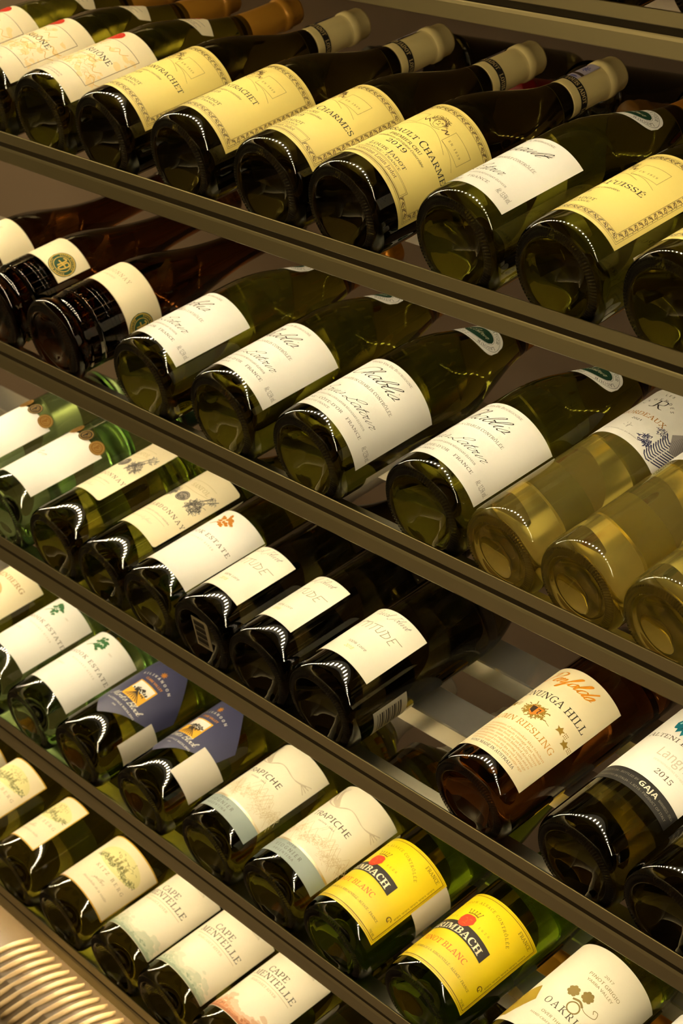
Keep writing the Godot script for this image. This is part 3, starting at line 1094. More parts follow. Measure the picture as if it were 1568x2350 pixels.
func blue_label(o: Node3D, R: float, c: float) -> void:
	# kite-shaped dark blue label
	begin(R, 0.2)
	column_shape([Vector2(c - 42, 96), Vector2(c - 24, 128), Vector2(c + 2, 131), Vector2(c + 16, 127), Vector2(c + 48, 92), Vector2(c + 44, 70), Vector2(c + 10, 50), Vector2(c - 8, 35), Vector2(c - 28, 50), Vector2(c - 42, 70)])
	var l := commit("front_label", paper(Color(0.245, 0.25, 0.37), 0.42), o)
	begin(R)
	write("KILIKANOON", 0, 0, 3.0, {"k": "c", "arc": [c, 46.0, 57.0, PI / 2.0], "font": "sansbold", "sp": 1.7})
	script("Mort's Block", c - 22.0, 62.0, 2.9, 0.95, {"w": 42.0, "shear": 0.35})
	write("WATERVALE RIESLING", c, 56.0, 2.0, {"k": "c", "w": 42.0})
	write("2019", c - 4.0, 51.4, 1.6, {"k": "c"})
	commit("lettering", ink(Color(0.86, 0.84, 0.80)), l)
	begin(R)
	rect(c - 12.5, 67.8, c + 12.5, 92.6)
	commit("picture_frame", ink(Color(0.88, 0.66, 0.12)), l)
	begin(R, 0.5)
	rect(c - 11, 79.5, c + 11, 91.2)
	commit("picture_sky", ink(Color(0.90, 0.88, 0.84)), l)
	begin(R, 0.6)
	scribble(c, 80.6, 9.4, 3.4, 46, 1.3)
	for i in 7:
		stroke([Vector2(c - 1.0, 79), Vector2(c - 9.0 + i * 3.0, 69.2)], 0.8)
	commit("picture_print", ink(Color(0.16, 0.11, 0.08)), l)
	begin(R)
	write("CLARE VALLEY", c + 1.0, 96.0, 2.6, {"k": "c", "w": 24.0, "font": "sansbold"})
	for i in 8:
		var t := TAU * i / 8.0
		stroke([Vector2(c, 110.6), Vector2(c + 3.4 * cos(t), 110.6 + 3.4 * sin(t))], 1.0)
	disc(c, 110.6, 2.0, 2.0, 12)
	commit("gold_print", ink(Color(0.80, 0.52, 0.16)), l)

func blank_sticker(o: Node3D, R: float, a: float, s0: float, w: float, h: float, skew := 0.0) -> void:
	begin(R, 0.5)
	column_shape([Vector2(a, s0), Vector2(a + w, s0 - skew), Vector2(a + w, s0 + h - skew), Vector2(a, s0 + h)])
	commit("sticker", paper(Color(0.88, 0.85, 0.78)), o)

func condor_label(o: Node3D, R: float, c: float) -> void:
	var l := label_sheet(o, R, c - 52, 20.6, c + 47.5, 120.6, Color(0.93, 0.90, 0.80))
	begin(R)
	for i in 26:
		var x := c + rng.randf_range(-50.0, 46.0)
		var y := rng.randf_range(56.0, 70.0) + 5.0 * sin(x * 0.13)
		stroke([Vector2(x - 6, y - 9), Vector2(x - 2, y - 1), Vector2(x, y + 2), Vector2(x + 3, y - 4), Vector2(x + 7, y - 11)], 0.28)
	for k in 11:
		scribble(c - 46.0 + k * 9.0, 53.0 + 4.0 * sin(k * 2.1), 5.0, 6.0, 46, 0.26)
	commit("mountain_drawing", ink(Color(0.82, 0.75, 0.58)), l)
	begin(R)
	stroke([Vector2(c - 30, 104), Vector2(c - 20, 95), Vector2(c - 6, 91), Vector2(c + 8, 97), Vector2(c + 26, 94), Vector2(c + 38, 99)], 2.4, 0.0)
	stroke([Vector2(c - 20, 112), Vector2(c - 14, 102), Vector2(c - 5, 92)], 4.6, 1.2)
	stroke([Vector2(c - 26, 110), Vector2(c - 16, 98), Vector2(c - 4, 92)], 3.4, 1.2)
	for i in 4:
		stroke([Vector2(c + 33, 96.5), Vector2(c + 42, 92.0 + i * 3.6)], 0.8)
		stroke([Vector2(c - 19, 108), Vector2(c - 23 + i * 3.0, 116)], 0.9)
	commit("bird_drawing", ink(Color(0.80, 0.75, 0.64)), l)
	begin(R)
	write("TRAPICHE", c + 2.5, 75.4, 6.0, {"k": "c", "w": 47.0, "font": "sans"})
	write("ESTATE - 1883", c + 4.0, 70.4, 1.4, {"k": "c", "w": 20.0})
	commit("lettering", ink(Color(0.30, 0.26, 0.18)), l)
	begin(R, 0.32)
	rect(c - 52, 20.6, c + 47.5, 37.4)
	commit("blue_band", paper(Color(0.60, 0.66, 0.64)), l)
	begin(R, 0.4)
	rect(c - 52, 37.4, c + 47.5, 39.6)
	commit("silver_band", mat("silver_foil", Color(0.86, 0.80, 0.66), 0.3, 0.8), l)
	begin(R, 0.45)
	write("2019", c, 34.4, 2.2, {"k": "c", "w": 11.0, "font": "sans"})
	write("VIOGNIER", c + 1.0, 28.8, 3.6, {"k": "c", "w": 33.0, "font": "sans", "sp": 1.2})
	write("ARGENTINA", c + 0.6, 24.0, 2.5, {"k": "c", "w": 26.0, "font": "sans", "sp": 0.8})
	commit("band_lettering", ink(Color(0.36, 0.36, 0.32)), l)

func sun_label(o: Node3D, R: float, c: float, right: float) -> void:
	# bright yellow flute label
	var l := label_sheet(o, R, c - 58, 15.8, right, 101.0, Color(0.95, 0.83, 0.06), 0.0, "front_label", 0.2, 0.4)
	begin(R)
	frame(c - 55.5, 18.6, right - 2.6, 98.4, 0.55)
	frame(c - 56.8, 17.2, right - 1.6, 99.6, 0.22)
	write("APPELLATION ALSACE CONTRÔLÉE", 0, 0, 2.6, {"k": "c", "arc": [c, 26.0, 63.4, PI / 2.0], "sp": 0.75})
	write("FRANCE", right - 15.0, 92.6, 3.4, {"k": "c", "w": 17.0})
	write("1626", c + 18.0, 69.4, 2.0, {"k": "c", "sp": 1.8})
	write("1626", c - 18.0, 69.4, 2.0, {"k": "c", "sp": 1.8})
	write("CUVÉES F.E. TRIMBACH S.A. RIBEAUVILLÉ - ALSACE - FRANCE", c + 6.0, 28.6, 2.2, {"k": "c", "w": 80.0})
	write("750 ML", right - 8.4, 19.8, 2.4, {"k": "c", "w": 7.0, "font": "sans"})
	ring(right - 8.0, 39.8, 2.6, 2.6, 0.7, 18, 0.0, 5.2)
	ring(right - 8.6, 39.2, 1.3, 1.3, 0.5, 14, 2.0, 7.2)
	commit("lettering", ink(Color(0.42, 0.30, 0.06)), l)
	begin(R)
	for k in 44:
		if k % 9 != 7:
			rect(right - 5.8, 44.0 + k * 1.05, right - 4.4 - 0.3 * (k % 3), 44.6 + k * 1.05)
	commit("side_print", ink(Color(0.66, 0.54, 0.10)), l)
	begin(R)
	write("PINOT BLANC", c + 2.6, 38.4, 5.4, {"k": "c", "w": 50.0})
	commit("red_lettering", ink(Color(0.86, 0.38, 0.08)), l)
	begin(R, 0.4)
	var top := []
	var n := 24
	for i in n + 1:
		var x := lerpf(c - 34.0, c + 34.0, float(i) / n)
		top.append(Vector2(x, 62.0 + 4.0 * cos((x - c) / 34.0 * 1.5)))
	var bot := []
	for i in n + 1:
		var x := lerpf(c + 34.0, c - 34.0, float(i) / n)
		bot.append(Vector2(x, 50.0 + 4.0 * cos((x - c) / 34.0 * 1.5)))
	column_shape(top + bot)
	commit("name_panel", ink(Color(0.12, 0.08, 0.05)), l)
	begin(R, 0.52)
	write("TRIMBACH", c, 55.4, 6.4, {"k": "c", "w": 58.0, "font": "serifbold", "bend": 0.0036})
	commit("panel_lettering", ink(Color(0.92, 0.88, 0.74)), l)
	begin(R, 0.56)
	column_shape([Vector2(c - 5.5, 64.5), Vector2(c - 7.4, 70), Vector2(c - 6, 75), Vector2(c - 2, 76), Vector2(c + 3, 76), Vector2(c + 6.4, 74), Vector2(c + 7.4, 69), Vector2(c + 5, 65.4), Vector2(c + 2, 62.6), Vector2(c - 2, 62.4)])
	commit("head_emblem", ink(Color(0.84, 0.24, 0.05)), l)
	begin(R, 0.62)
	stroke([Vector2(c - 3.4, 71.5), Vector2(c - 2, 72), Vector2(c - 0.8, 71.2)], 0.5)
	stroke([Vector2(c + 1.2, 71.2), Vector2(c + 2.6, 72), Vector2(c + 4, 71.4)], 0.5)
	stroke([Vector2(c, 70.6), Vector2(c + 0.6, 68.2), Vector2(c - 0.6, 68)], 0.4)
	stroke([Vector2(c - 1.8, 65.8), Vector2(c, 66.4), Vector2(c + 1.8, 65.8)], 0.6)
	commit("head_print", ink(Color(0.93, 0.44, 0.08)), l)
	begin(R, 0.56)
	stroke([Vector2(c - 5.6, 76.8), Vector2(c, 77.8), Vector2(c + 5.6, 76.8)], 0.9)
	for i in 5:
		stroke([Vector2(c - 5.0 + i * 2.5, 77.4), Vector2(c - 6.4 + i * 3.2, 80.6)], 0.6)
		disc(c - 6.6 + i * 3.3, 81.2, 0.8, 0.6, 8)
	commit("crown", ink(Color(0.48, 0.38, 0.04)), l)

func oak_label(o: Node3D, R: float) -> void:
	var c := 10.0
	begin(R, 0.2)
	sheet(c - 48, 18.6, c + 54, 116.0, 0.0)
	var l := commit("front_label", paper(Color(0.93, 0.90, 0.81)), o)
	begin(R, 0.35)
	column_shape([Vector2(c - 48, 52), Vector2(c - 30, 62), Vector2(c - 22, 47), Vector2(c - 34, 24), Vector2(c - 48, 24)])
	commit("gold_panel", paper(Color(0.66, 0.55, 0.10)), l)
	begin(R)
	write("OAKRIDGE", c + 10.0, 48.6, 6.4, {"k": "c", "w": 52.0, "sp": 1.4})
	commit("title_lettering", ink(Color(0.30, 0.27, 0.18)), l)
	begin(R)
	write("2017", c + 7.0, 95.6, 2.2, {"k": "c", "w": 9.0, "font": "sans"})
	write("PINOT GRIGIO", c + 8.4, 89.6, 2.8, {"k": "c", "w": 32.0, "font": "sans"})
	write("YARRA VALLEY", c + 8.0, 84.6, 2.3, {"k": "c", "w": 26.0, "font": "sans"})
	write("OVER THE SHOULDER", c + 10.0, 40.0, 2.5, {"k": "c", "w": 40.0, "font": "sans"})
	write("HAND-CRAFTED PREMIUM WINES", c + 8.0, 34.6, 1.9, {"k": "c", "w": 48.0, "font": "sans"})
	commit("lettering", ink(Color(0.56, 0.49, 0.26)), l)
	begin(R)
	ring(c + 5.0, 59.0, 5.4, 5.4, 1.1, 34)
	stroke([Vector2(c - 0.5, 64.6), Vector2(c + 5, 66.4), Vector2(c + 9.4, 64.0)], 1.8)
	for f in [[-4.5, 70.0, 0.9], [6.5, 73.5, 0.2]]:
		for k in 7:
			var t: float = f[2] + k * TAU / 7.0
			disc(c + f[0] + 3.2 * cos(t), f[1] + 3.4 * sin(t), 2.0, 2.0, 10)
		disc(c + f[0], f[1], 3.2, 3.2, 14)
	stroke([Vector2(c + 6, 66), Vector2(c + 13, 63), Vector2(c + 21, 66), Vector2(c + 20, 71), Vector2(c + 16.5, 70), Vector2(c + 18, 67.6)], 0.5)
	commit("oak_emblem", ink(Color(0.54, 0.46, 0.22)), l)

func castle_label(o: Node3D, R: float, c: float, right: float) -> void:
	var l := label_sheet(o, R, c - 48, 27.0, right, 99.4, Color(0.80, 0.62, 0.16), 1.0)
	begin(R, 0.32)
	sheet(c - 47, 28.4, right - 1.1, 98.0, 1.0)
	commit("label_face", paper(Color(0.92, 0.86, 0.72)), l)
	begin(R, 0.42)
	disc(c, 76.0, 30.0, 13.0, 36)
	commit("landscape_oval", ink(Color(0.88, 0.84, 0.58)), l)
	begin(R, 0.52)
	for k in 9:
		scribble(c - 25.0 + k * 6.2, 70.5 + 1.6 * sin(k * 1.7), 4.4, 3.0, 40, 0.45, 1.6)
	commit("landscape_drawing", ink(Color(0.42, 0.42, 0.22)), l)
	begin(R, 0.52)
	scribble(c + 4, 82, 16, 5, 30, 0.5)
	for i in 5:
		rect(c - 12.0 + i * 5.0, 72.0, c - 9.4 + i * 5.0, 76.0 + (i % 3) * 1.4)
	commit("castle_drawing", ink(Color(0.60, 0.56, 0.34)), l)
	begin(R, 0.5)
	write("KITZ BERG", c + 6.0, 56.6, 3.8, {"k": "c", "w": 44.0, "sp": 1.6})
	script("gelber", c - 6.0, 46.4, 2.0, 0.5, {"w": 14.0})
	write("Muscadelle de la vieille", c + 4.0, 39.4, 2.4, {"k": "c", "w": 38.0, "shear": 0.3})
	commit("lettering", ink(Color(0.62, 0.54, 0.38)), l)

func cape_label(o: Node3D, R: float, c: float, right: float, wash: Color, warm: bool) -> void:
	var l := label_sheet(o, R, c - 48, 22.8, right, 113.6, Color(0.93, 0.89, 0.79), 1.2)
	var paper_col := Color(0.93, 0.89, 0.79)
	var layers := [[0.34, 0.34, 90, 3.4, 21.0], [0.58, 0.38, 90, 2.6, 14.0], [0.85, 0.42, 70, 2.0, 9.0], [1.1, 0.46, 40, 1.2, 7.0]]
	for L in layers:
		begin(R, L[1])
		rect(c - 47.5, 23.2, right - 0.6, 23.4 + L[4] * 0.34)
		for i in L[2]:
			var x := rng.randf_range(c - 44.0, right - 5.0)
			var y: float = 23.6 + L[4] * (0.25 + 0.75 * rng.randf() * (0.55 + 0.45 * sin(x * 0.16 + L[1] * 9.0)))
			var q: float = L[3] * rng.randf_range(0.5, 1.2)
			var pts := []
			for k in 9:
				var t := TAU * k / 9.0
				pts.append(Vector2(x, maxf(y, 23.4 + q)) + Vector2(cos(t) * 1.5, sin(t) * 0.85) * q * rng.randf_range(0.7, 1.05))
			column_shape(pts)
		commit("watercolour", ink(paper_col.lerp(wash, L[0]) if L[0] <= 1.0 else wash.darkened(0.12)), l)
	begin(R, 0.45)
	write("CAPE", c + 6.5, 81.6, 6.6, {"k": "c", "w": 26.0})
	write("MENTELLE", c + 10.0, 72.6, 6.8, {"k": "c", "w": 58.0})
	commit("lettering", ink(Color(0.34, 0.30, 0.22)), l)
	begin(R, 0.45)
	write("MARGARET RIVER", c + 6.0, 64.6, 2.5, {"k": "c", "w": 36.0})
	rect(c - 18, 69.4, c + 38, 69.8)
	write("SAUVIGNON BLANC SEMILLON", c + 8.0, 104.0, 2.4, {"k": "c", "w": 50.0})
	commit("small_print", ink(Color(0.70, 0.63, 0.48)), l)

func medallion_label(o: Node3D, R: float, c: float) -> void:
	label_sheet(o, R, c - 62, 24.0, c + 39, 109.0, WHITE)
	var l: Node3D = o.get_node("front_label")
	begin(R)
	stroke([Vector2(c - 8, 66), Vector2(c - 2, 69), Vector2(c - 6, 63), Vector2(c + 6, 66), Vector2(c + 2, 62)], 0.6)
	commit("signature", ink(Color(0.62, 0.58, 0.52)), l)
	for i in 5:
		var a := c - 48.0 + i * 19.0
		var s := 113.0 - absf(i - 2) * 1.4
		begin(R, 1.0)
		disc(a, s, 8.0, 8.0, 26)
		var md := commit("medallion", mat("medal%d" % (i % 2), [Color(0.62, 0.44, 0.18), Color(0.22, 0.19, 0.16)][i % 2], 0.42, 0.5), o)
		begin(R, 1.2)
		ring(a, s, 7.0, 7.0, 0.8, 26)
		ring(a, s, 4.4, 4.4, 0.5, 20)
		stroke([Vector2(a - 2.4, s - 2.6), Vector2(a - 2.4, s + 2.6)], 0.8)
		stroke([Vector2(a, s + 2.6), Vector2(a + 2.6, s + 1.0), Vector2(a + 0.2, s - 2.6)], 0.8)
		commit("medallion_print", mat("medalprint", Color(0.74, 0.60, 0.34), 0.4, 0.4), md)

# ---------------------------------------------------------------- the rack
const X0 := -1.30
const X1 := 0.46

func shelf(r: int, label: String) -> void:
	var o := thing("wine_shelf", label, "shelf", Vector3(0, row_y(r), 0), "steel bottle shelves")
	var rail := steel("rail_steel", Color(0.78, 0.76, 0.66), 0.30)
	var bar := steel("bar_steel", Color(0.95, 0.93, 0.88), 0.16)
	bar.metallic = 0.8
	# folded front channel: recessed fascia, sloping floor
	put("front_rail", extrude_x([Vector2(-0.0070, -0.0064), Vector2(-0.0074, -0.0070), Vector2(-0.0142, -0.0070), Vector2(-0.0145, -0.0064), Vector2(-0.0145, 0.0012), Vector2(-0.034, 0.0072), Vector2(-0.034, 0.0092), Vector2(-0.0142, 0.0028), Vector2(-0.0110, 0.0022), Vector2(-0.0092, 0.0032), Vector2(-0.0092, 0.0115), Vector2(-0.0084, 0.0115), Vector2(-0.0083, 0.0088), Vector2(-0.0079, 0.0072), Vector2(-0.0074, 0.0054), Vector2(-0.0071, 0.0034)], X0, X1), rail, o)
	put("lip", extrude_x([Vector2(-0.0048, 0.0114), Vector2(-0.0044, 0.0119), Vector2(-0.0044, 0.0202), Vector2(-0.0047, 0.0207), Vector2(-0.0059, 0.0207), Vector2(-0.0062, 0.0202), Vector2(-0.0062, 0.0125), Vector2(-0.0091, 0.0125), Vector2(-0.0091, 0.0115), Vector2(-0.0060, 0.0115)], X0, X1), rail, o)
	put("shade_strip", extrude_x([Vector2(-0.0084, 0.0062), Vector2(-0.0072, 0.0064), Vector2(-0.0066, 0.0071), Vector2(-0.0066, 0.0113), Vector2(-0.0083, 0.0113)], X0, X1), mat("shade_strip_dark", Color(0.25, 0.21, 0.14), 0.5), o)  # dark strip standing in for the shade under the lip
	for s in [0.1105, 0.1865]:
		var b := put("support_bar", box_mesh(Vector3(X1 - X0, 0.024, 0.033), 0.0012), bar, o)
		b.position = axis() * s - Vector3(0, cos(TILT), sin(TILT)) * 0.0127 + Vector3((X0 + X1) / 2.0, 0, 0)
		b.rotation.x = TILT
	for x in [X0 + 0.012, X1 - 0.012]:
		var e := put("end_plate", box_mesh(Vector3(0.006, 0.030, 0.20), 0.001), rail, o)
		e.position = axis() * 0.115 - Vector3(0, cos(TILT), sin(TILT)) * 0.0125 + Vector3(x + (0.016 if x > 0 else -0.016), 0, 0)
		e.rotation.x = TILT

const LED_Z := -0.0225
const LED_Y := -0.0030

func led_strip(r: int, label: String) -> void:
	# a row of small warm lamps under the front rail of a shelf
	var o := thing("led_strip", label, "light strip", Vector3(0, row_y(r) + LED_Y, LED_Z), "warm light strips under the shelves")
	var base := put("strip_base", box_mesh(Vector3(X1 - X0 - 0.04, 0.0016, 0.008)), mat("strip_white", Color(0.7, 0.68, 0.62), 0.6), o)
	base.position = Vector3((X0 + X1) / 2.0, 0.0008, 0)
	var m := mat("led_glow", Color(1, 0.95, 0.85), 0.5)
	m.emission_enabled = true
	m.emission = led_on
	m.emission_energy_multiplier = LED_GLOW
	var st := SurfaceTool.new()
	st.begin(Mesh.PRIMITIVE_TRIANGLES)
	var bx := BoxMesh.new()
	bx.size = Vector3(0.0044, 0.0010, 0.0040)
	var n := int((X1 - X0 - 0.06) / 0.0185)
	for i in n:
		st.append_from(bx, 0, Transform3D(Basis(), Vector3(X0 + 0.03 + i * 0.0185, -0.0006, 0)))
	var chips := put("led_chips", st.commit(), m, o)
	chips.set_meta("kind", "stuff")
	
func strip_light(r: int) -> void:
	var l := AreaLight3D.new()
	l.name = "strip_light"
	l.area_size = Vector2(X1 - X0 - 0.06, 0.012)
	l.light_color = led_on
	l.light_energy = STRIP
	l.area_range = 6.0
	l.shadow_enabled = true
	add_child(l, true)
	l.position = Vector3((X0 + X1) / 2.0, row_y(r) + LED_Y - 0.0022, LED_Z)
	l.rotation.x = -PI / 2.0

const LED_GLOW := 256.0
const STRIP := 0.005

func _ready() -> void:
	rng.seed = 11
	# ---- camera, sky, lights, exposure
	var cam := Camera3D.new()
	cam.name = "camera"
	var at := CameraAttributesPhysical.new()
	at.frustum_focal_length = 43.5
	at.frustum_focus_distance = 1.30
	at.exposure_aperture = 12.0
	cam.attributes = at
	add_child(cam)
	cam.fov = 30.854
	cam.near = 0.02
	cam.far = 30.0
	cam.position = Vector3(0.7940, 0.3106, 0.8779)
	var look := (Vector3(-0.18146, -0.18005, 0.0) - cam.position).normalized()
	var right := look.cross(Vector3.UP).normalized()
	var bs := Basis(right, right.cross(look), -look)
	cam.basis = bs.rotated(-look, 0.07737)
	cam.current = true
	var we := WorldEnvironment.new()
	we.name = "environment"
	var env := Environment.new()
	env.background_mode = Environment.BG_COLOR
	env.background_color = Color(0.10, 0.08, 0.05)
	env.tonemap_mode = Environment.TONE_MAPPER_LINEAR
	env.tonemap_exposure = 1.0
	env.sdfgi_enabled = true
	env.ssao_enabled = true
	env.ssil_enabled = true
	we.environment = env
	add_child(we)
	for r in range(-1, 5):
		strip_light(r)
	for k in 2:
		var wash := AreaLight3D.new()
		wash.name = "added_cove_light"  # unseen light added to wash the walls and lift the rails
		wash.area_size = Vector2(3.8, 0.10)
		wash.light_color = Color(1.0, 0.93, 0.74)
		wash.light_energy = ROOM
		wash.area_range = 8.0
		wash.shadow_enabled = true
		add_child(wash, true)
		wash.position = [Vector3(0.0, 1.272, 2.90), Vector3(-2.10, 1.272, 1.1)][k]
		wash.rotation = [Vector3(-PI / 2.0, 0, 0), Vector3(-PI / 2.0, PI / 2.0, 0)][k]

	# ---- the room
	var plaster := mat("wall_paint", Color(0.62, 0.58, 0.48), 0.8)
	structure("wall_back", box_mesh(Vector3(4.4, 2.8, 0.1)), mat("back_panel", Color(0.45, 0.37, 0.29), 0.7), Vector3(0, -0.1, -0.78))
	structure("wall_front", box_mesh(Vector3(4.4, 2.8, 0.1)), plaster, Vector3(0, -0.1, 3.05))
	structure("wall_left", box_mesh(Vector3(0.1, 2.8, 3.93)), plaster, Vector3(-2.25, -0.1, 1.135))
	structure("wall_right", box_mesh(Vector3(0.1, 2.8, 3.93)), plaster, Vector3(2.25, -0.1, 1.135))
	structure("floor", box_mesh(Vector3(4.6, 0.1, 4.0)), mat("floor_stone", Color(0.40, 0.34, 0.28), 0.5), Vector3(0, -1.55, 1.135))
	structure("ceiling", box_mesh(Vector3(4.6, 0.1, 4.0)), mat("ceiling_paint", Color(0.55, 0.48, 0.38), 0.8), Vector3(0, 1.35, 1.135))
	var glow := mat("added_lamp_glow", Color(0.9, 0.85, 0.7), 0.6)
	glow.emission_enabled = true
	glow.emission = Color(1.0, 0.93, 0.74)
	glow.emission_energy_multiplier = 2.0
	for k in 2:  # unseen lamps added to brighten the room and the rails
		var lamp := thing("added_cove_lamp", ["added warm cove lamp, out of view along the ceiling above the opposite wall", "added warm cove lamp, out of view along the ceiling above the left wall"][k], "lamp", [Vector3(0.0, 1.3, 2.90), Vector3(-2.10, 1.3, 1.1)][k])
		lamp.rotation.y = [0.0, PI / 2.0][k]
		put("diffuser", box_mesh(Vector3(3.8, 0.02, 0.10)), glow, lamp).position = Vector3(0, -0.012, 0)
		put("added_valance", box_mesh(Vector3(3.9, 0.26, 0.02), 0.002), mat("added_valance_paint", Color(0.55, 0.48, 0.36), 0.7), lamp).position = Vector3(0, -0.131, -0.11 if k == 0 else 0.11)  # board added to keep the lamp out of the bottle reflections

	# ---- the rack
	var rack := thing("rack_frame", "dark steel posts carrying the bottle shelves", "rack", Vector3(0, -1.5, -0.12))
	var post_m := steel("post_steel", Color(0.36, 0.33, 0.28), 0.4)
	for x in [X0 - 0.03, X1 + 0.03]:
		for z in [0.06, -0.14]:
			var p := put("post", box_mesh(Vector3(0.034, 1.78 + 1.0, 0.034), 0.002), post_m, rack)
			p.position = Vector3(x, 1.39, z)
	var shelf_names := ["steel bottle shelf crossing the top right corner above all the labels", "steel bottle shelf under the row with yellow scroll-bordered labels", "steel bottle shelf under the row with cream script labels and pale clear bottles", "steel bottle shelf under the row with the empty gap showing polished bars", "steel bottle shelf under the row with blue kite and bright yellow labels", "lowest steel bottle shelf beside the ribbed vent in the bottom left corner"]
	var strip_names := ["hidden warm light strip above the yellow scroll-bordered labels", "hidden warm light strip above the row of cream script labels", "hidden warm light strip above the row with the empty gap", "hidden warm light strip above the blue kite labels", "hidden warm light strip above the castle labels", "hidden warm light strip above the ribbed vent"]
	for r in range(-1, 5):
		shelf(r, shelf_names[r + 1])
		led_strip(r, strip_names[r + 1])

	# ---- plinth with its ribbed vent
	var vent_y := row_y(4) - 0.042
	var tan_m := mat("vent_tan", Color(0.36, 0.29, 0.19), 0.5, 0.1)
	var pl := thing("plinth", "tan metal plinth under the lowest shelf", "plinth", Vector3(0, -1.5, 0))
	var pb := put("body", box_mesh(Vector3(X1 - X0, vent_y + 1.5 - 0.017, 0.40), 0.003), tan_m, pl)
	pb.position = Vector3((X0 + X1) / 2.0, (vent_y + 1.5 - 0.017) / 2.0, -0.114)
	var vent := thing("vent_grille", "ribbed tan vent grille with curved bright slats in the bottom left corner", "vent", Vector3(0, vent_y, 0.0))
	var tray := put("tray", extrude_x([Vector2(-0.05, -0.010), Vector2(-0.05, -0.004), Vector2(0.0, 0.001), Vector2(0.03, -0.001), Vector2(0.062, -0.014), Vector2(0.084, -0.014), Vector2(0.084, -0.0165), Vector2(-0.05, -0.0165)], X0 + 0.02, X1 - 0.02), tan_m, vent)
	tray.position = Vector3.ZERO
	var slat_m := mat("vent_slat", Color(0.74, 0.63, 0.45), 0.4, 0.1)
	var slat := slat_mesh()
	for i in 44:
		var sl := put("slat", slat, slat_m, vent)
		sl.position = Vector3(-0.652 + i * 0.0142, 0, 0)

	bottles()
	behind()

func slat_mesh() -> Mesh:
	var st := SurfaceTool.new()
	st.begin(Mesh.PRIMITIVE_TRIANGLES)
	st.set_smooth_group(0)
	var n := 12
	var ring_n := 8
	for i in n + 1:
		var u := float(i) / n
		var z := lerpf(-0.030, 0.060, u)
		var y := 0.0025 - 0.013 * pow(maxf(0.0, u - 0.25) / 0.75, 1.8) - 0.003 * pow(maxf(0.0, 0.25 - u) / 0.25, 1.5)
		var w := 0.0028 * sqrt(maxf(0.05, 1.0 - pow(absf(u * 2.0 - 1.0), 8.0)))
		for k in ring_n:
			var t := TAU * k / ring_n
			st.add_vertex(Vector3(w * cos(t), y + 0.0030 * sin(t), z))
	for i in n:
		for k in ring_n:
			var a := i * ring_n + k
			var b := i * ring_n + (k + 1) % ring_n
			var c := b + ring_n
			var d := a + ring_n
			for q in [a, b, c, a, c, d]:
				st.add_index(q)
	for k in range(1, ring_n - 1):
		for q in [0, k + 1, k]:
			st.add_index(q)
		for q in [n * ring_n, n * ring_n + k, n * ring_n + k + 1]:
			st.add_index(q)
	st.generate_normals()
	return st.commit()

const ROOM := 6.5

